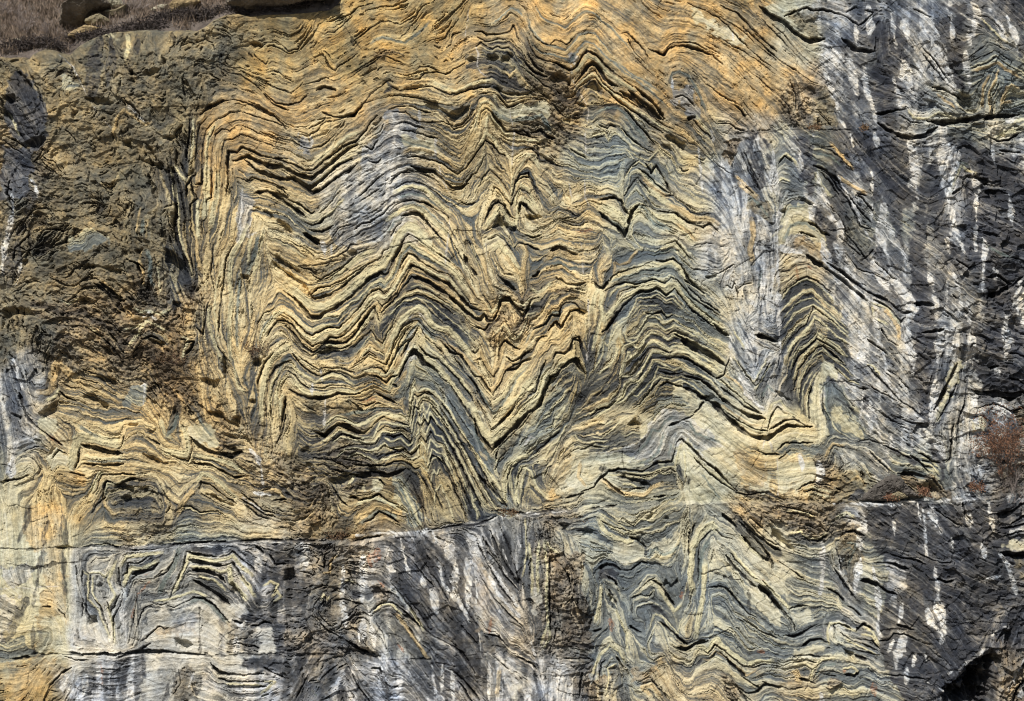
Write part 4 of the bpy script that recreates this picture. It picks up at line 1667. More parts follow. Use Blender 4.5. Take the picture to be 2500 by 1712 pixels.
k4 1330,970 1400,1080 1470,1130
k3 1060,930 1130,1040 1160,1160
r6 1230,1090 1290,1160
w8 1000,800 1040,1000 1060,1140
j3 0,1195 200,1200 400,1210 500,1190 700,1190 850,1170
j4 1120,1225 1300,1215 1500,1225 1700,1280
W 880,1240 1120,1230 1500,1240 1510,1360 1500,1591 650,1591 700,1400
D 760,1430 830,1440 820,1591 750,1591
d12 1100,1300 1150,1450 1180,1591
D 1510,1240 1700,1290 1660,1560 1540,1500
d14 850,1260 830,1400
w12 1680,1320 1680,1591
d8 1720,1330 1720,1500
w8 1600,1260 1590,1480
k6 1030,1290 1100,1290 1120,1340
k5 880,1340 930,1450 1020,1560
k5 1640,1290 1720,1340 1800,1420 1900,1540
k4 1730,1400 1800,1500 1860,1591
W 1720,1420 1860,1591 1740,1591
k4 430,1530 530,1350
o 560,1500 640,1400 760,1300
k5 620,1390 700,1310 760,1270
B 500,1350 640,1250 620,1500
W 380,1250 440,1220 450,1340 400,1500 350,1480
D 440,1230 620,1210 480,1360 400,1500
w9 1970,1220 1970,1591
C 1980,1200 2150,1220 2300,1350 2200,1591 2000,1591
y10 2050,1300 2040,1500
r10 1480,1560 1470,1591
k4 2000,1200 2080,1260 2130,1300
d10 2060,1350 2120,1500 2180,1591
k4 1220,1440 1250,1430
c4 170,1400 260,1400 180,1480
@1200,1232
k6 0,45 150,50 300,70 420,50 600,40
w3 180,72 320,78 440,62 600,50
k5 760,36 900,20 1020,0
c10 860,100 900,190 990,260 1090,290 1150,260
k6 1120,250 1180,280 1240,330
h 1120,255 1200,260 1190,280 1130,275
h 1210,230 1270,210 1250,240 1210,250
h 1240,100 1300,70 1290,100 1250,120
h 1395,90 1430,85 1425,115 1400,120
c3 880,60 950,110 1010,150 1100,200 1200,190
k3 900,130 1000,180 1130,210
c5 870,80 950,160 1060,220 1200,200 1300,170
c3 1000,130 1080,160 1150,150 1200,110 1300,130 1400,50 1500,20
k3 1080,130 1140,160 1170,130 1260,60
C 1240,370 1300,300 1400,300 1490,240 1500,300 1450,360 1380,380 1320,330
g6 1270,400 1320,340 1380,400 1460,370 1510,330
G 1300,400 1480,380 1560,440 1540,560 1420,560 1340,480
C 980,300 1100,290 1230,330 1230,430 1110,470 1050,480 1000,400
G 880,20 1200,0 1240,80 1130,140 1020,110 900,60
k8 860,500 920,470 980,480 1040,520
k4 1040,520 1120,520 1210,450 1260,470
D 860,490 960,470 1040,540 960,600 870,580
k7 1010,640 980,600 930,560
k7 930,650 970,720 1000,790
c8 880,640 870,760 830,920
h 1400,600 1450,650 1500,580 1500,620 1440,660 1390,640
h 940,700 980,760 990,840 950,800
n6 1280,800 1340,830 1400,900 1470,1000
c2 1270,990 1300,870 1360,880 1420,940 1490,1020 1520,930 1560,880
c2 1280,950 1320,860 1380,910 1450,1010 1500,1020
k7 1350,930 1420,980 1500,1060 1570,1110
k8 1490,1130 1560,1150 1640,1110 1740,1080
k6 1290,600 1360,640 1420,730 1470,800
c5 1330,640 1400,760 1470,850 1530,790
r6 1530,700 1530,750
N 1280,780 1340,820 1500,1060 1600,1040 1560,900 1600,620 1640,1000 1560,1180 1400,1000
k4 1160,690 1250,620 1320,580
k4 1130,740 1200,710 1270,730 1300,690
k4 1130,860 1130,780
R 480,400 620,370 720,400 720,700 800,800 780,1000 700,1150 500,1100 480,800
R 700,1000 800,1000 780,1240 700,1240
k4 560,470 620,560 640,680
k4 590,780 640,720 700,810
k5 520,980 500,1090
h 730,180 820,200 800,240 740,230
h 700,60 730,100 700,110
h 560,150 620,160 600,220 560,200
w7 310,960 320,1100 350,1190
c5 420,280 450,500 440,700 450,950 400,1110
c6 300,300 330,500 330,700
c6 380,280 370,500 380,700
c5 430,280 480,340 530,370
k4 470,400 465,600 475,1000
c5 460,900 470,1050 420,1140
C 330,650 390,680 370,820 330,860
k4 300,480 320,420 310,560
c14 1620,700 1600,600 1620,350
c14 1620,350 1690,220 1770,150 1820,200
k5 1600,300 1640,150
k9 1590,400 1600,200
k4 1660,620 1680,300 1760,210 1800,190
k5 1800,190 1860,250 1940,270
N 1820,220 1880,230 1950,240 1930,270 1860,265
c12 1640,1050 1660,900 1700,700 1720,450
g8 1670,620 1700,380 1750,280
C 1780,260 1900,240 1930,330 1850,330 1760,340
k9 1890,400 1960,500 2050,590 2120,650
k4 1920,380 2000,480 2100,580 2160,600
c7 1930,360 2020,480 2130,600 2220,640 2320,760
h 2150,640 2200,660 2320,820 2320,860 2230,760
k9 2150,640 2230,700 2320,830
k6 2180,600 2260,690 2320,750
k9 1860,70 1930,130 1970,170
k7 2010,240 2090,340 2180,420 2250,440 2260,500
c6 1990,240 2080,360 2200,430
k7 2010,110 2120,230 2230,310 2320,360
k5 2080,90 2200,200 2320,320
N 2000,90 2120,160 2320,400 2320,480 2230,440 2080,320 1960,200
j3 1700,550 1830,510 1920,480
k5 1750,660 1840,650 1880,660 1960,740 2050,860 2120,890
k5 2020,910 2130,980 2280,1050
j3 1750,1060 1900,990
j2 1880,580 2000,600
j2 2060,680 2070,860
G 1740,500 1900,450 2100,650 2300,1050 2300,1180 1950,1150 1850,1060 1660,1060 1700,800
C 2050,740 2180,880 2320,980 2320,860 2160,660 2060,620
r6 2130,1160 2180,1160
r4 2160,590 2220,600
c9 1650,1130 1700,1130 1740,1160 1780,1080 1810,1060 1850,1110 1930,1180 2000,1230 2050,1260
c9 2050,1260 2130,1240 2250,1230
k4 1640,1200 1670,1150 1740,1180 1790,1110 1840,1140 1930,1210 2010,1280 2100,1290 2200,1260
y4 1700,1230 1750,1230 1790,1160 1850,1190 1950,1270 2040,1350 2120,1310
k9 1890,1230 1960,1300 2030,1360
k4 1830,1170 1900,1230
c3 1680,1290 1740,1250 1790,1200 1850,1230
n5 1650,1280 1700,1220 1760,1220 1800,1170
C 2160,1360 2220,1340 2320,1400 2320,1430 2240,1430 2170,1390
k7 2160,1440 2200,1420 2320,1450
k6 1960,1440 2050,1500 2130,1480 2180,1420
k4 1840,1320 1920,1380 2000,1490 2080,1560
R 1830,1300 1940,1380 2000,1500 1960,1591 1840,1480
G 1900,1280 2100,1330 2160,1430 2060,1500 1960,1420
c6 800,1350 870,1180 950,1110 1020,1150 1070,1240
G 800,1200 900,1100 980,1090 1040,1180 1000,1250 900,1350 780,1450
W 800,1300 900,1200 860,1330 780,1500 750,1591 720,1591
c3 1000,1250 930,1290 940,1380 920,1470
k3 860,1350 880,1250 910,1230
h 830,1480 900,1480 890,1520 840,1520
k5 820,1000 880,980
r14 940,900 960,1000
k6 1100,960 1160,990 1200,1010
c5 990,830 1040,930 1080,1020 1080,1150
G 1000,960 1080,1000 1080,1150 1020,1100
C 1120,820 1220,840 1220,940 1140,940
G 1100,700 1260,740 1250,940 1100,950
k4 1000,1200 1060,1290
Y 1150,1320 1300,1290 1220,1400 1120,1400
y14 1330,1250 1370,1230
y9 1270,1500 1200,1440 1280,1420 1360,1520
W 250,1250 600,1250 650,1591 250,1591
W 0,1190 200,1210 230,1400 160,1591 0,1591
k5 200,1200 330,1260 360,1300
k5 700,1440 730,1330 700,1520
k4 580,1216 700,1216 790,1220
k5 1280,1380 1330,1440 1400,1520
k4 1200,1420 1280,1390
o 1230,1450 1290,1390 1380,1500 1440,1591
d6 1250,300 1240,400
@1800,1232
w5 760,-18 1000,-16 1220,-8 1460,-50 1700,-30 1900,-60
D 1020,100 1700,30 1800,210 2050,230 2060,350 2000,500 2050,620 2320,650 2320,900 2000,930 1980,1100 2020,1300 2000,1500 1950,1591 1300,1591 1200,1350 1120,1200 1110,1000 1090,800 1150,700 1200,450 1060,350
W 1190,450 1310,500 1300,640 1230,790 1280,900 1240,800 1180,640
w8 1290,780 1260,920
w10 960,180 970,400 920,700
w12 1060,450 1100,750 1090,950 1110,1050
w12 990,100 1010,200
B 790,230 960,200 980,400 900,680 840,500 790,350
g4 850,300 890,290 940,300 900,400 870,480
g3 830,350 880,330 920,360
o 800,300 850,250 930,240 960,300
k6 800,250 850,210 920,195 1000,240
k4 770,340 800,440 830,540
w6 770,330 800,430 820,540
G 960,630 1080,620 1140,690 1100,780 1080,900 960,700
k9 970,600 1030,595 1110,630
k5 1110,630 1170,680 1250,700
k7 1080,450 1180,450 1250,470 1350,500
k4 1030,420 1110,400 1170,370 1280,410 1400,430 1480,460
k4 1430,370 1500,410 1600,450 1690,440
k7 1560,570 1640,600 1700,590
k5 1560,20 1640,80 1770,160
w14 1530,20 1560,120 1610,210
w12 1820,60 1840,170
w12 2000,50 2020,200
w5 1470,0 1480,200 1490,390
w5 1230,100 1240,240
w6 1690,250 1700,350
j3 1450,0 1470,150
C 2070,330 2150,270 2320,240 2320,350 2200,370 2110,350
k14 2080,370 2200,385 2320,375
w12 2080,380 2130,470 2200,700
h 2120,390 2320,380 2320,420 2200,440
B 2180,400 2260,450 2240,560
k5 2080,180 2200,160 2320,120
k4 2100,240 2230,200 2320,190
w4 2150,200 2320,150
w18 1550,480 1580,800 1610,950 1590,1080
w14 1480,810 1520,930 1590,1000
w12 1930,300 1960,420
w10 1950,600 2010,560 2080,560
k7 1250,940 1370,975
w16 1250,980 1300,1010 1240,1200 1230,1280
w6 1180,1150 1220,1060
o 1450,940 1520,1000 1580,1060
k3 1450,940 1530,1010 1590,1090
k5 1110,1070 1180,1060 1220,1010 1300,1010 1400,1060 1500,1100
k3 1420,1060 1500,1130 1590,1200
w10 1450,1150 1480,1240
w10 1380,1170 1360,1260
w8 1290,1330 1320,1280 1300,1400
k4 1120,1330 1300,1340 1450,1360
h 2150,965 2100,980 2000,1090 1900,1180 1800,1250 1680,1380 1600,1500 1590,1591 1980,1591 1990,1500 2020,1400 2030,1200 2020,1100
h 2090,970 2160,970 2160,1150 2120,1250 2100,1100
H 1960,1130 1800,1260 1680,1390 1610,1500 1600,1620 1950,1620 1990,1500 2020,1400 2030,1200
w20 2000,1010 2040,960 2100,950
R 2010,1040 2090,1050 2100,1250 2060,1420 2030,1300
w3 1450,1380 1520,1410 1610,1470
w6 1640,1320 1780,1260
w5 1700,1290 1860,1200 1940,1120
D 1200,1330 1500,1380 1620,1480 1600,1591 1280,1591
R 2080,1591 2100,1300 2250,1150 2320,1100 2320,1591
o 2120,1500 2180,1350 2300,1200
w6 2100,1450 2180,1300 2300,1150
w6 2200,1500 2320,1380
k5 2140,1591 2180,1450 2260,1360
w5 1800,910 1900,915
j2 1700,930 1900,915 2320,930
D 2180,1400 2320,1420 2320,1500 2230,1500
h 2240,1440 2320,1430 2320,1500 2260,1490
c5 710,1100 700,1000 720,940 790,930 860,970 920,990
k5 760,1010 750,950 790,935 880,975
c5 980,960 1050,1000 1100,1080
k6 920,990 980,940 1050,980
C 420,1150 560,1110 620,1090 700,1110 770,1090 770,1150 640,1150 520,1180 430,1190
W 640,960 720,940 700,1080 640,1050
k7 500,1110 560,1070 640,1060 710,1090
k5 420,1200 520,1185 620,1195 740,1190
k4 880,1040 960,1060 1050,1070 1110,1130
c5 970,1020 1050,1035 1100,1100
k4 800,1010 870,1060 960,1090 1100,1150
c4 840,1060 940,1110 1100,1180
k4 900,1140 1000,1160 1110,1180
k8 900,1180 980,1210 1010,1220
h 820,1130 900,1160 890,1210 840,1180
Y 180,1360 240,1350 300,1390 400,1410 480,1400 440,1440 300,1430
k5 180,1400 260,1430 400,1460 500,1440
k7 470,1370 540,1390 600,1410
y12 420,1330 450,1320 470,1400
c5 560,1380 580,1300 640,1220 760,1210
g5 600,1350 640,1270 760,1250
k4 600,1320 700,1310 780,1320
k6 660,1340 760,1350
k4 420,1250 520,1230 600,1240
c3 430,1270 520,1250 590,1290
c4 810,1290 880,1270 930,1310 880,1350
k6 830,1330 900,1350 940,1320
r6 810,1300 850,1310
k9 150,650 230,700 300,800 390,880
k5 390,880 430,940 440,1000
c7 200,600 280,700 400,810
k7 0,120 90,220 180,320 260,440
k6 260,440 265,500
k5 300,440 400,500 520,580
C 270,520 400,540 400,800 250,600
k6 400,820 470,800 540,800
C 410,850 540,830 580,900 520,980 450,920
k6 350,1030 430,1040 480,1020 600,950
k4 80,130 200,260 350,330 440,380
h 240,150 320,200 400,290 440,370 340,330 260,240
c4 400,220 480,200 560,260
k7 560,270 620,280 700,230
c4 570,260 640,260 700,210
c3 380,30 460,40 560,70 600,90
k4 330,40 450,60 600,100
k4 640,160 700,200 740,150
o 750,70 830,50 920,30 960,80
c3 770,90 850,50 920,80
k3 760,130 840,90 920,110
r12 1050,1400 1070,1500
R 960,1550 1080,1540 1140,1580 960,1591
r6 480,260 460,240
w16 660,280 680,500 650,700
k4 760,500 850,640 920,740
k5 860,800 920,830 960,870
k4 700,660 780,700 840,760
G 560,560 700,500 760,640 860,800 700,900 600,850
W 680,880 640,980 560,1080 620,920
w6 640,1480 660,1591
R 660,1370 800,1400 780,1500 680,1450
k6 0,1350 100,1420 160,1450
k6 0,1470 80,1591
o 120,1591 200,1520 300,1520 420,1591
"""
# rock kinds, one number per square metre of face, top row first (index into the kind list below)
KINDS = [
    [1, 1, 1, 1, 1, 1, 8, 8, 8, 8, 8, 8, 0, 0, 0, 0, 0, 0, 0, 7, 5, 6, 5, 5, 6],
    [1, 1, 1, 1, 1, 1, 8, 8, 8, 8, 8, 0, 4, 0, 0, 0, 0, 0, 0, 0, 5, 6, 5, 6, 3],
    [1, 1, 1, 1, 1, 0, 0, 0, 8, 0, 2, 2, 4, 9, 0, 0, 0, 0, 0, 9, 5, 6, 5, 3, 3],
    [9, 1, 1, 1, 4, 0, 0, 2, 2, 5, 2, 2, 2, 9, 3, 3, 2, 3, 5, 3, 6, 6, 5, 6, 5],
    [9, 1, 1, 1, 4, 2, 2, 2, 5, 5, 2, 2, 2, 2, 3, 3, 3, 5, 5, 3, 6, 5, 5, 6, 6],
    [1, 1, 1, 1, 4, 2, 2, 3, 5, 5, 2, 2, 2, 2, 2, 3, 2, 5, 5, 5, 6, 3, 5, 6, 6],
    [1, 1, 1, 1, 4, 2, 2, 2, 2, 2, 2, 2, 2, 2, 2, 3, 3, 5, 5, 2, 5, 6, 5, 6, 6],
    [1, 9, 9, 9, 9, 2, 2, 2, 2, 4, 4, 2, 9, 2, 2, 3, 3, 3, 5, 4, 5, 5, 6, 5, 6],
    [1, 9, 9, 9, 9, 2, 2, 2, 2, 2, 3, 2, 2, 2, 4, 4, 4, 3, 5, 4, 5, 5, 6, 5, 6],
    [5, 1, 2, 9, 9, 2, 2, 2, 2, 2, 3, 2, 2, 3, 4, 4, 4, 3, 5, 4, 5, 5, 6, 5, 6],
    [5, 2, 2, 2, 2, 9, 2, 4, 4, 4, 3, 2, 3, 3, 2, 7, 7, 7, 7, 7, 3, 5, 5, 5, 5],
    [3, 2, 2, 2, 2, 2, 9, 4, 9, 4, 4, 2, 3, 2, 7, 4, 7, 7, 2, 2, 9, 3, 3, 5, 9],
    [7, 8, 2, 9, 4, 2, 2, 9, 2, 8, 4, 4, 3, 9, 3, 3, 3, 3, 9, 9, 9, 6, 6, 6, 6],
    [7, 7, 3, 3, 3, 3, 5, 1, 9, 5, 6, 5, 3, 9, 3, 3, 3, 3, 7, 3, 3, 3, 6, 6, 6],
    [7, 7, 3, 3, 3, 7, 5, 6, 1, 3, 6, 6, 2, 9, 3, 3, 3, 3, 3, 3, 5, 3, 6, 6, 6],
    [7, 7, 7, 3, 7, 7, 6, 9, 1, 3, 6, 3, 2, 9, 3, 3, 3, 3, 3, 3, 3, 5, 6, 6, 6],
    [8, 8, 5, 5, 7, 3, 5, 6, 1, 5, 5, 6, 5, 5, 9, 3, 2, 2, 3, 2, 3, 3, 6, 6, 9],
]
LIP = "0,455 100,458 200,470 240,425 330,392 400,398 450,420 530,440 560,410 600,370 680,320 760,280 860,252 1000,242 1150,238 1300,242 1450,242 1560,250 1640,205 1700,155 1800,112 1900,100 2000,112 2120,92 2320,88 2480,75 2650,55 2720,0 2800,-120"
# ---------------------------------------------------------------- fields over the rock face
STEP = 1.35                       # cm between samples
X0, X1, Y0, Y1 = -60.0, 2562.0, -60.0, 1774.0
NX = int((X1 - X0) / STEP) + 1
NY = int((Y1 - Y0) / STEP) + 1
gx = X0 + np.arange(NX) * STEP
gy = Y0 + np.arange(NY) * STEP
F = np.float32

def blur(a, sx, sy=None):
    """gaussian blur, sigmas in samples, mirrored borders"""
    sy = sx if sy is None else sy
    h, w = a.shape
    px, py = min(int(3 * sx) + 1, w - 1), min(int(3 * sy) + 1, h - 1)
    b = np.pad(a, ((py, py), (px, px)), mode='reflect')
    fy = np.fft.fftfreq(b.shape[0])[:, None]
    fx = np.fft.rfftfreq(b.shape[1])[None, :]
    k = np.exp(-2 * (np.pi ** 2) * ((fx * sx) ** 2 + (fy * sy) ** 2))
    r = np.fft.irfft2(np.fft.rfft2(b) * k, s=b.shape)
    return r[py:py + h, px:px + w].astype(F)

def noise(sx, sy=None, shape=None):
    """smooth noise, unit variance; sigmas in cm"""
    sy = sx if sy is None else sy
    shape = shape or (NY, NX)
    n = blur(rng.standard_normal(shape), sx / STEP, sy / STEP)
    n -= n.mean()
    return n / (n.std() + 1e-9)

def sstep(a, b, x):
    t = np.clip((x - a) / (b - a), 0, 1)
    return t * t * (3 - 2 * t)

S = 700.0 / 2320.0
strokes = []
ox = oy = 0.0
for line in SURVEY.strip().splitlines():
    if line[0] == '@':
        ox, oy = [float(v) for v in line[1:].split(',')]
        continue
    t = line.split()
    kind = t[0][0]
    wid = float(t[0][1:]) if len(t[0]) > 1 else 3.0
    pts = np.array([[ox + float(p.split(',')[0]) * S, oy + float(p.split(',')[1]) * S] for p in t[1:]])
    strokes.append((kind, wid, pts))

def window(pts, pad):
    i0 = max(int((pts[:, 0].min() - pad - X0) / STEP), 0)
    i1 = min(int((pts[:, 0].max() + pad - X0) / STEP) + 2, NX)
    j0 = max(int((pts[:, 1].min() - pad - Y0) / STEP), 0)
    j1 = min(int((pts[:, 1].max() + pad - Y0) / STEP) + 2, NY)
    return i0, i1, j0, j1

def line_dist(pts, pad):
    """distance to a polyline, and its run 0..1, in a window"""
    i0, i1, j0, j1 = window(pts, pad)
    if i1 <= i0 or j1 <= j0:
        return None
    X, Y = np.meshgrid(gx[i0:i1], gy[j0:j1])
    best = np.full(X.shape, 1e9, F)
    run = np.zeros(X.shape, F)
    seg = np.hypot(*(pts[1:] - pts[:-1]).T)
    tot = seg.sum() + 1e-6
    acc = 0.0
    for k in range(len(pts) - 1):
        ax, ay = pts[k]
        bx, by = pts[k + 1]
        L2 = seg[k] ** 2 + 1e-6
        u = np.clip(((X - ax) * (bx - ax) + (Y - ay) * (by - ay)) / L2, 0, 1)
        d = np.hypot(X - ax - u * (bx - ax), Y - ay - u * (by - ay))
        m = d < best
        best[m] = d[m]
        run[m] = ((acc + u * seg[k]) / tot)[m]
        acc += seg[k]
    return (i0, i1, j0, j1), best, run

def poly_mask(pts, pad):
    i0, i1, j0, j1 = window(pts, pad)
    if i1 <= i0 or j1 <= j0:
        return None
    X, Y = np.meshgrid(gx[i0:i1], gy[j0:j1])
    ins = np.zeros(X.shape, bool)
    n = len(pts)
    for k in range(n):
        ax, ay = pts[k]
        bx, by = pts[(k + 1) % n]
        if ay == by:
            continue
        c = ((ay > Y) != (by > Y)) & (X < (bx - ax) * (Y - ay) / (by - ay) + ax)
        ins ^= c
    closed = np.vstack([pts, pts[:1]])
    r = line_dist(closed, pad)
    d = r[1]
    return (i0, i1, j0, j1), np.where(ins, d, -d)

# bedding trend: double-angle vectors of the traced beds, spread wider along the upright fold axes
H = 2
hx, hy = NX // H + 1, NY // H + 1
oc = np.zeros((hy, hx)); os_ = np.zeros((hy, hx)); ow = np.zeros((hy, hx))
for kind, wid, pts in strokes:
    if kind not in 'kocygn':
        continue
    for a, b in zip(pts[:-1], pts[1:]):
        L = math.hypot(*(b - a))
        if L < 0.5:
            continue
        n = max(int(L / 3), 1)
        th = math.atan2(b[1] - a[1], b[0] - a[0])
        u = (np.arange(n) + 0.5) / n
        ii = ((a[0] + (b[0] - a[0]) * u - X0) / STEP / H).astype(int)
        jj = ((a[1] + (b[1] - a[1]) * u - Y0) / STEP / H).astype(int)
        ok = (ii >= 0) & (ii < hx) & (jj >= 0) & (jj < hy)
        np.add.at(oc, (jj[ok], ii[ok]), math.cos(2 * th))
        np.add.at(os_, (jj[ok], ii[ok]), math.sin(2 * th))
        np.add.at(ow, (jj[ok], ii[ok]), 1.0)
Oc = np.zeros((hy, hx)); Os = np.zeros((hy, hx))
for s in (1.2, 2.2, 4, 8, 16, 32):
    sx, sy = s * 0.75, s * (1.0 if s < 4 else 1.7)
    g = 1.0 / (s ** 3.0)
    norm = 2 * np.pi * sx * sy
    Oc += g * blur(oc, sx, sy) * norm
    Os += g * blur(os_, sx, sy) * norm
def up2(a):
    r = np.repeat(np.repeat(a, H, 0), H, 1)[:NY, :NX]
    return blur(r, 0.8)
Oc, Os = up2(Oc), up2(Os)

# rock-kind weights
KIND = 'obygnwdctr'
wts = {}
cellx = np.clip(((gx + 45 * 0) / 100.0), 0, 24.999).astype(int)
celly = np.clip((gy / 100.0), 0, 16.999).astype(int)
cells = np.array(list(KIND))[np.array(KINDS)][celly][:, cellx]
jx, jy = noise(22) * 22, noise(22) * 22          # ragged borders between kinds
II = np.clip(((gx[None, :] + jx - X0) / STEP), 0, NX - 1).astype(int)
JJ = np.clip(((gy[:, None] + jy - Y0) / STEP), 0, NY - 1).astype(int)
for k in KIND:
    wts[k] = blur((cells == k).astype(F), 24)[JJ, II]

# where no bed was surveyed the right-hand wall dips steeply down to the right
mag = np.hypot(Oc, Os)
q_ = np.median(mag) * 1.2
steep = (q_ / (mag + q_)) * np.clip(wts['w'] + 0.8 * wts['d'], 0, 1) * sstep(1600, 1800, gx)[None, :] * 1.0
ang = math.radians(64)
Oc = Oc / (mag + 1e-12) + steep * math.cos(2 * ang)
Os = Os / (mag + 1e-12) + steep * math.sin(2 * ang)
th = 0.5 * np.arctan2(Os, Oc).astype(F)

# soft ragged edge for patches and runs
edge = noise(3.0) * 2.2 + noise(9) * 4.0
PATCH = {'W': 'w', 'D': 'd', 'B': 'b', 'R': 'r', 'Y': 'o', 'C': 'c', 'G': 'g', 'N': 'n'}
crack = np.zeros((NY, NX), F)      # groove depth, cm
shade_seam = np.zeros((NY, NX), F)       # 0..1 crack shade and dark mineral painted into the colour
bedtone = np.zeros((NY, NX), F)    # local push of the bed brightness
hole = np.zeros((NY, NX), F)
ovl = {k: np.zeros((NY, NX), F) for k in 'cygnwdrv'}
wob = 0.75 + 0.35 * noise(5)
wob2 = noise(14)
vw0 = wts['w'] * 0.9 + wts['d'] * 0.6
for kind, wid, pts in strokes:                    # patches first
    if kind in PATCH:
        r = poly_mask(pts, 14)
        if r is None:
            continue
        (i0, i1, j0, j1), d = r
        sl = (slice(j0, j1), slice(i0, i1))
        m = sstep(-3, 3, d + edge[sl] * 1.2 + 1.5 * wob2[sl])
        m = m * {'B': 0.75, 'R': 0.75, 'N': 0.8, 'Y': 0.6, 'W': 0.72, 'C': 0.82}.get(kind, 0.92)
        if kind in 'DW':
            vw0[sl] *= 1 - m * (0.75 if kind == 'D' else 0.35)
        for k in KIND:
            wts[k][sl] *= (1 - m)
        wts[PATCH[kind]][sl] += m
for kind, wid, pts in strokes:
    if kind in 'ko' or kind in PATCH:
        continue
    if kind in 'hH':
        r = poly_mask(pts, 10)
        if r is None:
            continue
        (i0, i1, j0, j1), d = r
        sl = (slice(j0, j1), slice(i0, i1))
        dd = d + edge[sl] * 0.5
        if kind == 'h':
            dep = np.clip(dd + 2, 0, 9) * 2.6 + np.clip(dd - 7, 0, 30) * 0.8
        else:
            dd = dd + edge[sl] * 1.2 + 7 * wob2[sl]
            dep = np.clip(dd + 2, 0, 60) * 3.2
        hole[sl] = np.maximum(hole[sl], dep)
        continue
    pad = wid + 8
    r = line_dist(pts, pad)
    if r is None:
        continue
    (i0, i1, j0, j1), d, run = r
    sl = (slice(j0, j1), slice(i0, i1))
    if kind in 'cygn':
        hw = wid * 0.5 * (0.9 + 0.25 * wob[sl])
        m = sstep(1.6, -1.6, d - hw) * (1 - sstep(0.93, 1.0, run) * 0.6) * (1 - sstep(0.07, 0.0, run) * 0.6)
        ovl[kind][sl] = np.maximum(ovl[kind][sl], m)
        for k in 'cygn':
            if k != kind:
                ovl[k][sl] *= (1 - m * 0.8)
    elif kind in 'wdr':
        hw = wid * 0.36 * (0.75 + 0.35 * wob2[sl] + 0.3 * wob[sl]) * (0.55 + 0.9 * np.sqrt(np.clip(1 - np.abs(2 * run - 1), 0, 1)))
        m = sstep(1.2, -1.2, d - hw + edge[sl] * 0.35)
        ovl[kind][sl] = np.maximum(ovl[kind][sl], m)
        o = 'd' if kind == 'w' else 'w'
        ovl[o][sl] *= (1 - m)
    elif kind == 'v':
        hw = wid * 0.22
        m = sstep(1.3, -1.3, d - hw + edge[sl] * 0.2)
        ovl['v'][sl] = np.maximum(ovl['v'][sl], m)
    elif kind == 'j':
        m = np.exp(-(np.maximum(d - 0.6 * np.abs(edge[sl]) * (wob2[sl] > 0.1), 0) / (0.32 * wid * np.clip(wob[sl] + 0.2 * wob2[sl], 0.3, 2) + 0.6)) ** 2)
        crack[sl] = np.maximum(crack[sl], m * (1.5 + wid * 0.8))
        shade_seam[sl] = np.maximum(shade_seam[sl], m * 0.6)
# short cross joints cutting the beds at a steep angle
for _ in range(240):
    cx_, cy_ = rng.uniform(0, 2500), rng.uniform(90, 1700)
    jj_, ii_ = int((cy_ - Y0) / STEP), int((cx_ - X0) / STEP)
    a_ = th[jj_, ii_] + math.pi / 2 + rng.normal(0, 0.35)
    L_ = rng.uniform(5, 26)
    p_ = [(cx_ + math.cos(a_) * L_ * u + rng.normal(0, 1.0), cy_ + math.sin(a_) * L_ * u + rng.normal(0, 1.0)) for u in (-1, -0.4, 0.3, 1)]
    strokes.append(('x', 1.0, np.array(p_)))
for kind, wid, pts in strokes:
    if kind == 'x':
        r = line_dist(pts, 6)
        if r is None:
            continue
        (i0, i1, j0, j1), d, run = r
        sl = (slice(j0, j1), slice(i0, i1))
        m = np.exp(-(d / 0.95) ** 2) * np.clip(wob[sl], 0.1, 1)
        crack[sl] = np.maximum(crack[sl], m * 3.0)
        shade_seam[sl] = np.maximum(shade_seam[sl], m * 0.55)
for kind, wid, pts in strokes:
    if kind != 'k':
        continue
    r = line_dist(pts, wid + 10)
    if r is None:
        continue
    (i0, i1, j0, j1), d, run = r
    sl = (slice(j0, j1), slice(i0, i1))
    taper = np.clip(np.minimum(run, 1 - run) * 9, 0.25, 1)
    hw = wid * (0.27 + 0.05 * np.clip(wid - 5, 0, 3)) * taper * np.clip(0.65 + 0.45 * wob[sl] + 0.28 * wob2[sl], 0.15, 2) + 0.35
    m = sstep(1.0, -0.9, d - hw)
    crack[sl] = np.maximum(crack[sl], m * (3.0 + wid * 1.5) * np.clip(0.9 + 0.35 * wob2[sl], 0.4, 1.5))
    shade_seam[sl] = np.maximum(shade_seam[sl], m * np.clip(0.55 + 0.3 * wob[sl], 0.2, 1))
    # pale lip of the bed just beside each opening
    lip = np.exp(-((d - hw - 3.0) / 2.6) ** 2)
    bedtone[sl] = np.maximum(bedtone[sl], lip * 0.22)

def facets(sx, sy, tilt, step):
    """broken angular blocks: nearest seed decides plane tilt and offset"""
    wxn, wyn = noise(sx * 0.5) * sx * 0.16, noise(sx * 0.5) * sy * 0.16
    U = (gx[None, :] - X0 + wxn) / sx + 5
    Vv = (gy[:, None] - Y0 + wyn) / sy + 5
    cu, cv = int(U.max()) + 4, int(Vv.max()) + 4
    su, sv = rng.random((cv, cu)).astype(F), rng.random((cv, cu)).astype(F)
    ta, tb, to = [rng.standard_normal((cv, cu)).astype(F) for _ in range(3)]
    iu, iv = U.astype(int), Vv.astype(int)
    best = np.full(U.shape, 1e9, F); h = np.zeros(U.shape, F)
    for dv in (-1, 0, 1):
        for du in (-1, 0, 1):
            a, b = np.clip(iu + du, 0, cu - 1), np.clip(iv + dv, 0, cv - 1)
            ex, ey = U - (a + su[b, a]), Vv - (b + sv[b, a])
            d = ex * ex + ey * ey
            m = d < best
            best = np.where(m, d, best)
            h = np.where(m, ta[b, a] * ex * tilt + tb[b, a] * ey * tilt + to[b, a] * step, h)
    return h

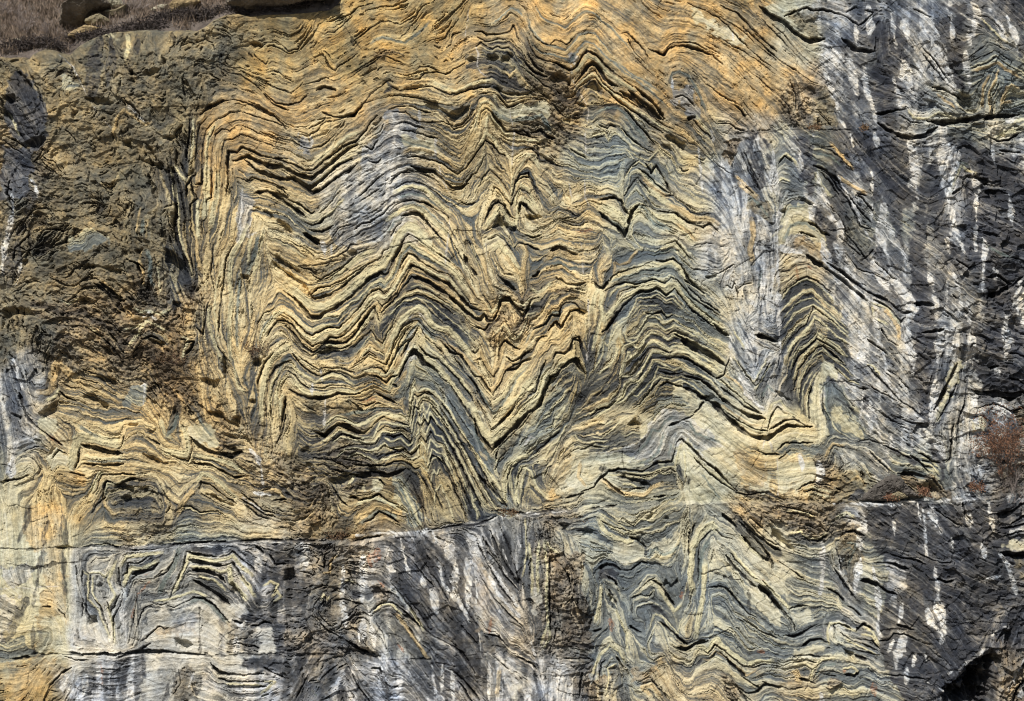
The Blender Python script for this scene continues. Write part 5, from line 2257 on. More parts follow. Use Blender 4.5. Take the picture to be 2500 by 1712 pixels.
# small parasitic crumpling, strongest in the thin-bedded and shattered zones
tot = sum(wts.values()) + 1e-6
for k in KIND:
    wts[k] = wts[k] / tot
crumple = 0.30 + 0.35 * wts['y'] + 0.5 * wts['g'] + 0.5 * wts['r'] + 0.5 * wts['n'] + 0.35 * wts['b'] - 0.2 * wts['c'] - 0.15 * wts['w']
near = blur((shade_seam > 0.3).astype(F) + (ovl['c'] + ovl['y'] + ovl['n'] > 0.5), 5)
crumple = crumple * np.clip(1.25 - 1.6 * near, 0.25, 1.2)
zz = np.tanh(2.0 * noise(3.2, 18))
th_l = th + crumple * (0.36 * zz + 0.08 * noise(11, 26)) + wts['b'] * (0.5 * noise(16) + 0.3 * noise(6))

# line-integral convolution: smear mineral grains along the bedding
def lic(chans, theta, steps, h=1.15):
    ct, st = np.cos(theta).astype(F).ravel(), np.sin(theta).astype(F).ravel()
    ch = [c.astype(F).ravel() for c in chans]
    acc = [c.copy() for c in ch]
    wsum = np.full(ch[0].shape, 1.0, F)
    JX, JY = np.meshgrid(np.arange(NX, dtype=F), np.arange(NY, dtype=F))
    JX, JY = JX.ravel(), JY.ravel()
    for sgn in (1.0, -1.0):
        x, y = JX.copy(), JY.copy()
        dx, dy = ct * F(sgn), st * F(sgn)
        for n in range(steps):
            x += dx * F(h); y += dy * F(h)
            np.clip(x, 0, NX - 1.01, out=x); np.clip(y, 0, NY - 1.01, out=y)
            idx = (y + F(0.5)).astype(np.int32) * NX + (x + F(0.5)).astype(np.int32)
            w = F(0.5 + 0.5 * math.cos(math.pi * (n + 1) / (steps + 1)))
            for a, c in zip(acc, ch):
                a += w * c[idx]
            wsum += w
            nx_, ny_ = ct[idx], st[idx]
            f = np.where(nx_ * dx + ny_ * dy < 0, F(-1), F(1))
            dx, dy = nx_ * f, ny_ * f
    out = []
    for a in acc:
        a = (a / wsum).reshape(NY, NX)
        a -= a.mean()
        out.append(a / (a.std() + 1e-9))
    return out
n_thin = noise(1.0)
n_mid = noise(1.6)
n_wide = noise(4.6)
thin, mid, wide = lic([n_thin, n_mid, n_wide], th_l, 82)
spots = (noise(1.6) > 2.05).astype(F)
(spots_l, fine_s) = lic([spots, rng.standard_normal((NY, NX))], th_l, 7)

# ragged last warp so that no traced line stays smooth
wx = noise(3.0) * 0.6 + noise(14, 26) * 0.6
wy = noise(3.0) * 0.5 + noise(6, 22) * 0.55
IW = np.clip(((gx[None, :] + wx - X0) / STEP + 0.5), 0, NX - 1).astype(np.int32)
JW = np.clip(((gy[:, None] + wy - Y0) / STEP + 0.5), 0, NY - 1).astype(np.int32)
def warp(a):
    return a[JW, IW]
crack, shade_seam, bedtone, hole = [warp(a) for a in (crack, shade_seam, bedtone, hole)]
for k in ovl:
    ovl[k] = warp(ovl[k])
thin, mid, wide, spots_l, fine_s = [warp(a) for a in (thin, mid, wide, spots_l, fine_s)]

# ---------------------------------------------------------------- mineral colour
def lin(c):
    c = np.array(c, float) / 255.0
    return np.where(c <= 0.04045, c / 12.92, ((c + 0.055) / 1.055) ** 2.4)
PAL = {  # dark bed, common bed, pale bed
    'o': ((98, 92, 78), (174, 148, 105), (206, 182, 136)),
    'y': ((74, 80, 80), (180, 158, 114), (220, 203, 158)),
    'b': ((60, 57, 49), (116, 107, 86), (154, 144, 116)),
    'g': ((84, 89, 88), (126, 129, 120), (192, 186, 154)),
    'n': ((40, 43, 47), (80, 80, 76), (172, 158, 120)),
    'w': ((72, 75, 80), (146, 146, 142), (216, 214, 206)),
    'd': ((30, 31, 34), (57, 58, 62), (136, 135, 132)),
    'c': ((150, 144, 118), (196, 188, 154), (226, 220, 194)),
    't': ((98, 84, 58), (156, 134, 92), (188, 168, 120)),
    'r': ((66, 58, 48), (118, 104, 82), (156, 140, 110)),
}
band = np.tanh(2.2 * mid + 0.5 * wide)
tone = 0.30 * wide + 0.62 * band + 0.62 * thin
vs = 0.75 * noise(6, 60) + 0.55 * noise(13, 90) + 0.3 * noise(2.2, 12) + 0.3 * noise(9) + 0.12 * noise(1.6)
vstreak = np.tanh(4.5 * vs - 0.3) * 0.95 + 0.15 * vs
vw = vw0
tone = tone * (1 - 0.30 * vw) + vstreak * (0.62 - 0.1 * wts['d']) * np.clip(vw + 0.1 * wts['d'], 0, 1)
calm = 1 - 0.55 * wts['c'] - 0.6 * wts['t'] - 0.68 * wts['b'] - 0.52 * wts['o'] - 0.66 * wts['d'] - 0.2 * wts['r'] - 0.15 * wts['w']
tone = tone * calm + bedtone * 0.9
tt = 0.5 + 0.5 * np.tanh(tone * 1.0)
col = np.zeros((NY, NX, 3), F)
for k in KIND:
    a, b, c = [lin(v).astype(F) for v in PAL[k]]
    lo = np.clip(tt * 2, 0, 1)[..., None]
    hi = np.clip(tt * 2 - 1, 0, 1)[..., None]
    col += wts[k][..., None] * (a + (b - a) * lo + (c - b) * hi)
# below the blasting bench the rock is fresher: greyer, washed by run-off
_b1 = np.interp(gx, [0, 170, 560, 760, 900, 1220, 1400, 1640, 2040, 2500], [1337, 1336, 1316, 1316, 1312, 1262, 1236, 1222, 1226, 1198])[None, :] + noise(8)[0:1] * 1.5
low = sstep(-2, 3, gy[:, None] - _b1) * sstep(168, 190, gx + 0 * gx)[None, :]
low = low * (0.60 - 0.45 * sstep(1250, 1450, gx)[None, :])
grey = col.mean(-1, keepdims=True) * np.array([1.02, 1.0, 0.97], F)
col = col * (1 - low[..., None]) + grey * 1.1 * low[..., None]
vl = (low * np.clip(1 - wts['r'] - 0.6 * wts['c'], 0, 1) * np.clip(vs * 1.3, -1, 1) * 0.45)[..., None]
col = col * np.clip(1 + vl, 0.35, 1.6)
# warm iron staining and cool patches wander over the face along the beds
hue = 0.6 * wide + 0.8 * noise(30, 45) + 0.4 * noise(10) + 1.6 * (wts['o'] + wts['t']) * noise(9, 12)
warmth = np.clip(hue * 0.065, -0.18, 0.18)[..., None]
col *= 1 + warmth * np.array([0.5, 0.0, -0.9], F)
def over(mask, rgb, s):
    m = (mask * s)[..., None]
    return col * (1 - m) + m * lin(rgb).astype(F) * (1 + 0.16 * thin + 0.14 * mid + 0.05 * fine_s)[..., None]
ochre_near = (wts['o'] + wts['y'] * 0.6 + wts['b'] * 0.3)[..., None]
col = over(ovl['g'], (104, 114, 108), 0.75)
col = over(ovl['n'], (48, 50, 54), 0.85)
mc = ovl['c'][..., None] * 0.85
creamc = lin((204, 196, 158)).astype(F) * (1 - ochre_near * 0.55) + lin((200, 180, 128)).astype(F) * ochre_near * 0.55
col = col * (1 - mc) + mc * creamc * (1 + 0.13 * thin + 0.1 * mid)[..., None]
col = over(ovl['y'], (196, 170, 120), 0.62)
col = over(ovl['d'] * np.clip(0.8 - 0.2 * np.tanh(band) + 0.15 * noise(2.0), 0.2, 1), (56, 56, 58), 0.80)
tx = np.clip(0.80 + 0.22 * np.tanh(1.5 * band) + 0.16 * thin + 0.12 * noise(2.0), 0.15, 1.0)
halo = np.clip(blur(ovl['w'], 5, 16) * 1.3, 0, 1) * (1 - ovl['w'])
col = over(halo, (150, 148, 144), 0.28)
col = over(ovl['w'] * tx, (208, 206, 199), 0.86)
col = over(ovl['r'] * np.clip(0.75 + 0.3 * noise(1.8), 0, 1), (150, 98, 62), 0.6)
col = over(ovl['v'], (206, 200, 190), 0.6)
dark = lin((20, 19, 22)).astype(F)
ms = np.clip(shade_seam * 1.05, 0, 0.93)[..., None]
col = col * (1 - ms) + dark * ms  # crack and joint shade painted over the mineral colour
# hairline partings that follow the beds
def hairline(a, level, width):
    gy_, gx_ = np.gradient(a)
    d = np.abs(a - level) / (np.hypot(gx_, gy_) + 0.02)
    return sstep(width, 0.25 * width, d)
on = sstep(-0.2, 0.9, noise(13, 16)) * np.clip(1 - 0.85 * wts['c'] - 0.5 * wts['w'] - 0.95 * wts['d'] - 0.45 * wts['o'] - 0.75 * wts['b'] - 0.4 * wts['r'] - 0.4 * wts['t'], 0, 1)
on2 = sstep(0.3, 1.1, noise(16, 12)) * np.clip(1 - 0.85 * wts['c'] - 0.8 * wts['d'] - 0.3 * wts['w'] - 0.6 * wts['b'], 0, 1)
hair = np.maximum(hairline(mid, 0.55, 0.75) * on, hairline(wide, -0.6, 1.1) * on2)
hair = np.maximum(hair, hairline(mid, -0.9, 0.8) * (1 - on) * 0.6 * np.clip(1 - 0.9 * wts['c'] - 0.9 * wts['d'] - 0.7 * wts['b'] - 0.5 * wts['w'], 0, 1))
mh = (hair * 0.62)[..., None]
col = col * (1 - mh) + dark * 1.3 * mh
mott = (0.5 * noise(2.4) + 0.5 * noise(7, 9) + 0.7 * noise(20))
mm = (0.13 * mott * (0.4 + wts['d'] + wts['b'] + 0.6 * wts['w'] + wts['r'] + 0.9 * wts['t'] + 0.8 * wts['o']))[..., None]
col *= np.clip(1 + mm, 0.4, 1.8) * (1 + mm * np.array([0.35, 0.1, -0.3], F))
# dark pits and grit
pit_d = np.clip(0.25 + 0.9 * wts['b'] + 1.1 * wts['r'] + 0.5 * wts['t'] + 0.5 * wts['d'] + 0.4 * wts['w'] - 0.4 * wts['c'] + 0.25 * noise(35), 0, 1.3)
pits = np.clip((spots_l - 1.3) / 1.6, 0, 1) * pit_d
# holes left where soft folia weathered out, ragged and bedding-parallel
gap_n = 0.75 * mid + 0.55 * thin + 0.55 * noise(16)
gap_n = gap_n + 0.55 * np.clip(noise(28, 34), 0, 2) * (wts['b'] + 0.3 * wts['r'] + 0.5 * wts['t'])
gaps = sstep(1.6, 2.1, gap_n) * np.clip(0.25 + 0.4 * wts['r'] + 0.95 * wts['b'] + 0.5 * wts['t'] + 0.4 * wts['n'] + 0.35 * wts['y'] + 0.3 * wts['g'] + 0.25 * wts['o'], 0, 1)
gaps *= np.clip(1.2 - wts['c'] * 1.2, 0, 1)
col *= (1 - 0.55 * pits)[..., None]
mg = (gaps * 0.75)[..., None]
col = col * (1 - mg) + dark * 1.3 * mg
col *= (1 + 0.10 * fine_s + 0.07 * rng.standard_normal((NY, NX)).astype(F))[..., None]
lum = col.mean(-1, keepdims=True)
col = col * np.where(lum > 0.42, (0.42 + 0.5 * (lum - 0.42)) / np.maximum(lum, 1e-4), 1.0)      # even quartz rarely tops 0.5
col = np.clip(col, 0.004, 0.85)

# ---------------------------------------------------------------- relief, cm towards the camera
relief = 0.9 * wide * calm + 0.8 * mid * calm + 0.4 * thin * calm
relief += 10 * noise(80) + 3.2 * noise(34) + 0.8 * noise(11) + 0.45 * noise(3.2) + 0.25 * fine_s
relief -= hair * 2.0
facet = np.maximum(noise(24, 34), noise(30, 20))
fc = facets(48, 34, 7.5, 4.0) + facets(18, 12, 3.6, 1.9)
fs = facets(7, 5, 1.8, 0.9)
relief += 1.8 * (ovl['c'] + ovl['y']) - 1.6 * ovl['n']
relief -= np.minimum(crack, 18) * 0.9
relief -= pits * 4.5 + gaps * 11.0
relief -= hole
rough = (wts['r'] * 1.0 + wts['b'] * 0.6 + wts['d'] * 0.35 + wts['n'] * 0.3)
XX, YY = np.meshgrid(gx, gy)
shat = np.clip(wts['r'] * 0.9 + wts['b'] * 0.45 + wts['d'] * 0.28 + wts['n'] * 0.15 + wts['w'] * 0.22, 0, 1)
shat = shat + 0.55 * sstep(2180, 2400, XX + 40 * wob2) * sstep(60, 200, YY)      # broken right flank
relief += fc * np.maximum(shat, 0.13) + fs * np.clip(wts['r'] + 0.5 * wts['b'] + 0.08 * wts['d'], 0, 1)
relief += (wts['r'] + 0.6 * wts['b']) * 0.9 * noise(2.6)
# blasted benches: the lower face stands forward of the upper one
def bench(xs, ys, out, soft=6, ramp=0):
    yl = np.interp(gx, xs, ys)[None, :] + noise(6)[0:1] * 1.2 + noise(22)[0:1] * 1.2
    return out * sstep(0, soft, YY - yl)
def fade(x0, x1, s):
    return sstep(x0 - s, x0 + s, XX) * (1 - sstep(x1 - s, x1 + s, XX))
b1 = [0, 100, 170, 400, 560, 760, 860, 900, 1050, 1220, 1330, 1400, 1640, 1800, 2040, 2220, 2340, 2500]
b1y = [1337, 1340, 1336, 1330, 1316, 1316, 1320, 1312, 1292, 1262, 1244, 1236, 1222, 1218, 1226, 1219, 1214, 1198]
relief += bench(b1, b1y, 24, 6) * fade(170, 2600, 40)
b2 = [-100, 0, 130, 300, 560, 700, 900, 1100, 1400, 2600]
b2y = [1606, 1604, 1592, 1585, 1594, 1594, 1594, 1603, 1602, 1600]
relief += bench(b2, b2y, 9, 4) * fade(-100, 1420, 30)
b3 = [1700, 1800, 1900, 2150, 2270, 2380, 2600]
b3y = [330, 324, 314, 315, 320, 292, 280]
relief += bench(b3, b3y, 10, 5) * fade(1820, 2700, 40)
relief -= 22 * sstep(1100, 1700, YY) * 0                      # plain, battered face
relief += (YY - 856) * 0.06                                   # slight batter: foot stands out
relief += 30 * sstep(2050, 2500, XX) * sstep(700, 1400, YY)   # buttress at the right foot
# shallow re-entrants of the shattered left flank
relief -= 16 * np.exp(-(((XX - 30) / 60) ** 2 + ((YY - 330) / 160) ** 2))
relief -= 12 * np.exp(-(((XX - 420) / 35) ** 2 + ((YY - 660) / 90) ** 2))
relief = relief.astype(F)

# ---------------------------------------------------------------- meshes
def new_mesh(name, verts, faces, quads=True):
    me = bpy.data.meshes.new(name)
    verts = np.ascontiguousarray(verts, dtype=np.float32)
    faces = np.ascontiguousarray(faces, dtype=np.int32)
    n = faces.shape[1]
    me.vertices.add(len(verts))
    me.vertices.foreach_set('co', verts.ravel())
    me.loops.add(faces.size)
    me.loops.foreach_set('vertex_index', faces.ravel())
    me.polygons.add(len(faces))
    me.polygons.foreach_set('loop_start', np.arange(0, faces.size, n, dtype=np.int32))
    me.polygons.foreach_set('loop_total', np.full(len(faces), n, dtype=np.int32))
    me.update(calc_edges=True)
    return me

def link(name, me, mat, parent=None, **props):
    o = bpy.data.objects.new(name, me)
    scene.collection.objects.link(o)
    if mat:
        me.materials.append(mat)
    if parent:
        o.parent = parent
    for k, v in props.items():
        o[k] = v
    return o

def empty(name, loc, **props):
    o = bpy.data.objects.new(name, None)
    scene.collection.objects.link(o)
    o.location = loc
    for k, v in props.items():
        o[k] = v
    return o

def rock_material(name, attr=True, base=(0.2, 0.17, 0.12)):
    m = bpy.data.materials.new(name)
    m.use_nodes = True
    nt = m.node_tree
    bs = nt.nodes['Principled BSDF']
    bs.inputs['Roughness'].default_value = 0.88
    bs.inputs['Specular IOR Level'].default_value = 0.25
    tc = nt.nodes.new('ShaderNodeTexCoord')
    n1 = nt.nodes.new('ShaderNodeTexNoise')
    n1.inputs['Scale'].default_value = 28
    n1.inputs['Detail'].default_value = 6
    n1.inputs['Roughness'].default_value = 0.75
    nt.links.new(tc.outputs['Object'], n1.inputs['Vector'])
    mr = nt.nodes.new('ShaderNodeMapRange')
    mr.inputs['From Min'].default_value = 0.25
    mr.inputs['From Max'].default_value = 0.75
    mr.inputs['To Min'].default_value = 0.72
    mr.inputs['To Max'].default_value = 1.28
    nt.links.new(n1.outputs['Fac'], mr.inputs['Value'])
    mix = nt.nodes.new('ShaderNodeVectorMath')
    mix.operation = 'SCALE'
    nt.links.new(mr.outputs['Result'], mix.inputs['Scale'])
    if attr:
        at = nt.nodes.new('ShaderNodeAttribute')
        at.attribute_name = 'mineral'
        nt.links.new(at.outputs['Color'], mix.inputs[0])
    else:
        n2 = nt.nodes.new('ShaderNodeTexNoise')
        n2.inputs['Scale'].default_value = 2.6
        n2.inputs['Detail'].default_value = 8
        n2.inputs['Roughness'].default_value = 0.65
        n2.inputs['Distortion'].default_value = 0.8
        nt.links.new(tc.outputs['Object'], n2.inputs['Vector'])
        cr = nt.nodes.new('ShaderNodeValToRGB')
        cr.color_ramp.elements[0].position = 0.3
        cr.color_ramp.elements[1].position = 0.68
        cr.color_ramp.elements[0].color = (*[v * 0.42 for v in base], 1)
        cr.color_ramp.elements[1].color = (*[min(v * 1.5, 1) for v in base], 1)
        e = cr.color_ramp.elements.new(0.5)
        e.color = (*base, 1)
        nt.links.new(n2.outputs['Fac'], cr.inputs['Fac'])
        nt.links.new(cr.outputs['Color'], mix.inputs[0])
    nt.links.new(mix.outputs[0], bs.inputs['Base Color'])
    bp = nt.nodes.new('ShaderNodeBump')
    bp.inputs['Strength'].default_value = 0.5
    bp.inputs['Distance'].default_value = 0.012
    nt.links.new(n1.outputs['Fac'], bp.inputs['Height'])
    nt.links.new(bp.outputs['Normal'], bs.inputs['Normal'])
    return m

lip_pts = np.array([[float(v) for v in p.split(',')] for p in LIP.split()]) * S
lip_x = np.concatenate([[-600], lip_pts[:, 0], [900, 3200]])
lip_y = np.concatenate([[150], lip_pts[:, 1], [-60, -330]])
def lip_at(x):
    return np.interp(x, lip_x, lip_y)

# sample lines: fine inside the surveyed face, coarser in the flanks beyond it
MX = np.concatenate([np.arange(-420, X0, 8.0), gx, np.arange(X1 + 4, 2930, 8.0)])
MY = np.concatenate([np.arange(-300, Y0, 8.0), gy, np.arange(Y1 + 4, 2090, 8.0)])
def fold_index(v, a, b, n):
    t = (v - a) / STEP
    t = np.where(t < 0, -t, t)
    t = np.where(t > n - 1, 2 * (n - 1) - t, t)
    return np.clip(t + 0.5, 0, n - 1).astype(int)
ix, iy = fold_index(MX, X0, X1, NX), fold_index(MY, Y0, Y1, NY)
R = relief[iy][:, ix]
Cc = col[iy][:, ix]
PX, PY = np.meshgrid(MX, MY)
lipY = lip_at(PX)
over_lip = np.clip(lipY - PY, 0, None)
nearlip = sstep(70, 5, PY - lipY) * (PX < 900)
R = R * (1 - nearlip) + np.clip(R, -62, -40) * nearlip
R = R - np.minimum(over_lip * 4.0, 90) * sstep(905, 850, PX) - 3.0 * sstep(12, 0, PY - lipY) * (PX < 900)
V = np.stack([(PX - 1250) / 100, -R / 100, (856 - PY) / 100], -1)
nyv, nxv = PX.shape
vid = np.arange(nyv * nxv).reshape(nyv, nxv)
quad = np.stack([vid[:-1, :-1], vid[1:, :-1], vid[1:, 1:], vid[:-1, 1:]], -1)
cxq = 0.5 * (PX[:-1, :-1] + PX[1:, 1:]); cyq = 0.5 * (PY[:-1, :-1] + PY[1:, 1:])
keep = cyq > lip_at(cxq) - 24
b1q = np.interp(cxq, b1, b1y); b3q = np.interp(cxq, b3, b3y)
region = np.where(cyq > b1q, 1, 0)
region[(cyq <= b1q) & (cxq > 2050 + 40 * np.sin(cyq / 90.0))] = 2
rock = rock_material('banded_rock')
cliff = empty('cliff', (0, 0, -11), kind='structure',
              label='tall rock cliff of tightly folded ochre, cream and grey rock layers')
PARTS = [('folded_rock_face', 'zigzag folded ochre and cream rock layers split by dark gaps'),
         ('rock_bench', 'bench of grey streaked rock below the pale broken ledge'),
         ('stained_rock_face', 'dark slate face streaked with pale upright run-off marks')]
for rid, (nm, lab) in enumerate(PARTS):
    f = quad[keep & (region == rid)].reshape(-1, 4)
    used, inv = np.unique(f, return_inverse=True)
    me = new_mesh(nm, V.reshape(-1, 3)[used] + np.array([0, 0, 11]), inv.reshape(-1, 4))
    ca = me.color_attributes.new('mineral', 'FLOAT_COLOR', 'POINT')
    rgba = np.ones((len(used), 4), np.float32)
    rgba[:, :3] = Cc.reshape(-1, 3)[used]
    ca.data.foreach_set('color', rgba.ravel())
    link(nm, me, rock, cliff, label=lab)
# ---------------------------------------------------------------- ground and hillside
def grid_mesh(xs, ys, fn):
    X, Y = np.meshgrid(xs, ys)
    P = fn(X, Y)
    n, m = X.shape
    v = np.arange(n * m).reshape(n, m)
    q = np.stack([v[:-1, :-1], v[:-1, 1:], v[1:, 1:], v[1:, :-1]], -1).reshape(-1, 4)
    return P.reshape(-1, 3), q
gr = rock_material('gravel_ground', False, (0.16, 0.14, 0.12))
P, q = grid_mesh(np.linspace(-200, 200, 60), np.linspace(-220, 6, 60),
                 lambda X, Y: np.stack([X, Y, -11.0 + 0.05 * np.sin(X * 0.7) * np.cos(Y * 0.5)], -1))
link('ground', new_mesh('ground', P, q), gr, kind='structure', label='bare gravel ground at the foot of the cliff')

def px(x, y, back=0.0):
    """a point seen at photo position (cm), 'back' metres behind the face plane"""
    k = (CAM_DIST + back) / CAM_DIST
    return Vector(((x - 1250) / 100 * k, back, (856 - y) / 100 * k))

soil = rock_material('dry_soil', False, (0.105, 0.085, 0.07))
hsx = np.arange(-560, 900, 4.0)
hst = np.concatenate([np.arange(-0.02, 6, 0.05), np.arange(6, 40, 1.0)])
HB = 0.68
def vn(X, Y, s, ph=0):
    return (np.sin(X * s + 1.3 * np.sin(Y * s * 0.7 + ph)) * np.cos(Y * s * 1.2 + 1.1 * np.sin(X * s * 0.8 + ph * 2)))
def hill_z(xc, t):
    zl = (856 - lip_at(xc)) / 100.0
    bump = 0.07 * vn(xc / 100, t, 5.0) + 0.045 * vn(xc / 100, t, 13.0, 2) + 0.028 * vn(xc / 100, t, 31.0, 4)
    return zl + np.where(t < 0, t * 1.2, t * 0.80) + 0.02 + bump * np.clip(t * 6 + 0.3, 0.0, 1)
P, q = grid_mesh(hsx, hst, lambda X, T: np.stack([(X - 1250) / 100, HB + T, hill_z(X, T)], -1))
link('hillside', new_mesh('hillside', P, q[:, ::-1]), soil, kind='structure',
     label='brown dry hillside slope above the left cliff edge')

def hill_point(x, y):
    """where the sight line through photo point (x, y) meets the hillside"""
    d = px(x, y) - cam.location
    for i in range(4000):
        t = -0.1 + i * 0.01
        k = (CAM_DIST + HB + t) / CAM_DIST
        p = cam.location + d * k
        if hill_z(np.array(p.x * 100 + 1250.0), np.array(t)) >= p.z:
            return p
    return px(x, y, 1)

def simple_mat(name, c, rough=0.85, var=0.35, scale=30):
    m = bpy.data.materials.new(name)
    m.use_nodes = True
    nt = m.node_tree
    bs = nt.nodes['Principled BSDF']
    bs.inputs['Roughness'].default_value = rough
    bs.inputs['Specular IOR Level'].default_value = 0.2
    n = nt.nodes.new('ShaderNodeTexNoise')
    n.inputs['Scale'].default_value = scale
    n.inputs['Detail'].default_value = 3
    cr = nt.nodes.new('ShaderNodeValToRGB')
    cr.color_ramp.elements[0].position = 0.35
    cr.color_ramp.elements[1].position = 0.65
    cr.color_ramp.elements[0].color = (*[v * (1 - var) for v in c], 1)
    cr.color_ramp.elements[1].color = (*[min(v * (1 + var), 1) for v in c], 1)
    tc = nt.nodes.new('ShaderNodeTexCoord')
    nt.links.new(tc.outputs['Object'], n.inputs['Vector'])
    nt.links.new(n.outputs['Fac'], cr.inputs['Fac'])
    nt.links.new(cr.outputs['Color'], bs.inputs['Base Color'])
    return m

class MB:
    def __init__(s):
        s.v, s.f = [], []
    def blade(s, p, d, w, side):
        """thin tapering leaf or blade: 3 points bent along d"""
        n = len(s.v)
        mid = p + d * 0.55 + Vector((0, 0, -0.02 * d.length))
        s.v += [p - side * w, p + side * w, mid + side * w * 0.7, mid - side * w * 0.7, p + d]
        s.f += [(n, n + 1, n + 2, n + 3), (n + 3, n + 2, n + 4, n + 4)]
    def twig(s, a, b, ra, rb):
        d = (b - a)
        if d.length < 1e-5:
            return
        d.normalize()
        u = d.cross(Vector((0.3, 0.9, 0.2))).normalized()
        w = d.cross(u)
        n = len(s.v)
        for p, r in ((a, ra), (b, rb)):
            for k in range(3):
                t = k * 2.0944
                s.v.append(p + (u * math.cos(t) + w * math.sin(t)) * r)
        for k in range(3):
            j = (k + 1) % 3
            s.f.append((n + k, n + j, n + 3 + j, n + 3 + k))
    def build(s, name, mat, parent=None, origin=None, **props):
        me = bpy.data.meshes.new(name)
        o = origin or Vector((0, 0, 0))
        me.from_pydata([tuple(v - o) for v in s.v], [], [tuple(dict.fromkeys(f)) for f in s.f])
        ob = link(name, me, mat, parent, **props)
        if parent is None and origin is not None:
            ob.location = origin
        return ob

def grow(mb, p, d, L, r, depth, spread, tips, gravity=0.0):
    n = 3
    for i in range(n):
        d2 = (d + Vector([random.gauss(0, 0.16) for _ in range(3)])).normalized()
        d2.z -= gravity
        q_ = p + d2 * (L / n)
        mb.twig(p, q_, r * (1 - i * 0.2), r * (1 - (i + 1) * 0.2))
        p, d = q_, d2
        if depth > 0:
            for _ in range(2 if i < n - 1 else 3):
                dd = (d + Vector([random.gauss(0, spread) for _ in range(3)])).normalized()
                grow(mb, p, dd, L * random.uniform(0.5, 0.75), r * 0.5, depth - 1, spread, tips, gravity)
    tips.append((p, d))

bark_grey = simple_mat('bare_twig', (0.30, 0.25, 0.22))
bark_dark = simple_mat('dark_twig', (0.12, 0.08, 0.06))
leaf_red = simple_mat('russet_leaf', (0.21, 0.11, 0.065), var=0.45, scale=12)
leaf_green = simple_mat('green_leaf', (0.09, 0.13, 0.06), var=0.4, scale=12)
leaf_brown = simple_mat('dry_leaf', (0.16, 0.10, 0.055), var=0.5, scale=14)
straw = simple_mat('dry_grass', (0.22, 0.165, 0.12), var=0.7, scale=9)
root_mat = simple_mat('root_mat', (0.06, 0.048, 0.042), var=0.5, scale=20)

def shrub(name, cx, cy, w, h, n, bark, leaf, label, cat, group=None, back=-0.5, leaves=3, depth=2, lw=0.012, up=0.9, base=None, r=0.010):
    b = base if base is not None else px(cx, cy, back)
    props = dict(label=label, category=cat)
    if group:
        props['group'] = group
    root = empty(name, b, **props)
    st, tips = MB(), []
    for i in range(n):
        a = random.uniform(-1, 1)
        d = Vector((a * w / h * 0.9, random.uniform(-0.5, 0.1), up)).normalized()
        grow(st, Vector((random.uniform(-0.25, 0.25) * w * 0.01, 0, 0)), d, h * 0.01 * random.uniform(0.45, 0.62), r, depth, 0.42, tips)
    st.build('branches', bark, root)
    if leaf:
        lf = MB()
        for p, d in tips:
            for _ in range(leaves):
                dd = Vector([random.gauss(0, 1) for _ in range(3)]).normalized() * random.uniform(0.02, 0.05)
                off = Vector([random.gauss(0, 0.03) for _ in range(3)])
                sd_ = dd.cross(Vector((0, 1, 0.2))).normalized()
                lf.blade(p + off, dd, lw, sd_)
        lf.build('foliage', leaf, root)
    return root

# the rusty shrub and the bare thicket at the right edge
shrub('dry_shrub', 2462, 1165, 95, 160, 13, bark_dark, leaf_red, 'large rusty red-brown dry shrub growing against the cliff at the right edge', 'shrub', back=-0.55, leaves=4, depth=2, lw=0.010, r=0.010)
shrub('bare_shrub', 2482, 1228, 90, 90, 8, bark_grey, None, 'pale grey leafless shrub below the rusty red-brown shrub', 'shrub', back=-0.8, depth=2, r=0.006)
for cx, cy, w, h, lab in ((2175, 1222, 26, 22, 'small russet tuft on the ledge left of the little tilted stone'),
                          (2258, 1212, 40, 26, 'small russet tuft on the ledge beside the dark rock wedge'),
                          (2372, 1200, 40, 26, 'russet tuft on the ledge left of the large rusty shrub')):
    shrub('russet_tuft', cx, cy, w, h, 7, bark_dark, leaf_red, lab, 'tuft', 'russet tufts on the right ledge', back=-0.55, leaves=5, depth=1, lw=0.010, r=0.004)
for cx, cy, w, h, lab in ((628, 868, 60, 42, 'brown dry tuft in the dark gap left of the folded ochre beds'),
                          (418, 892, 64, 46, 'brown dry tuft below the standing cream beds on the left'),
                          (460, 1600 - 14, 30, 26, 'brown dry tuft in the small hollow low on the left'),
                          (826, 1318, 70, 30, 'brown dry tuft at the left end of the pale broken ledge'),
                          (1990, 316, 26, 14, 'brown dry tuft on the thin ledge line at the upper right'),
                          (2113, 318, 20, 12, 'smallest brown dry tuft on the ledge line at the upper right'),
                          (1236, 1262, 36, 24, 'brown dry tuft at the right end of the pale broken ledge'),
                          (1420, 1300, 60, 60, 'brown dry tuft in the dark recess below the thick pale bed')):
    shrub('dry_tuft', cx, cy, w, h, 8, bark_dark, leaf_brown, lab, 'tuft', 'dry tufts rooted in the cliff', back=-0.14 if cy < 1200 else -0.25, leaves=4, depth=1, lw=0.008, r=0.004)
for cx, cy, w, h, lab in ((664, 1722, 60, 70, 'green leafy weed on the bottom rocks, the most leafy of three'),
                          (752, 1722, 44, 44, 'low green weed at the bottom edge of the cliff'),
                          (196, 1722, 34, 32, 'smallest green weed at the bottom left of the cliff')):
    shrub('green_weed', cx, cy, w, h, 5, bark_dark, leaf_green, lab, 'weed', 'green weeds at the foot of the cliff', back=-0.55, leaves=2, depth=1, lw=0.009, r=0.004)

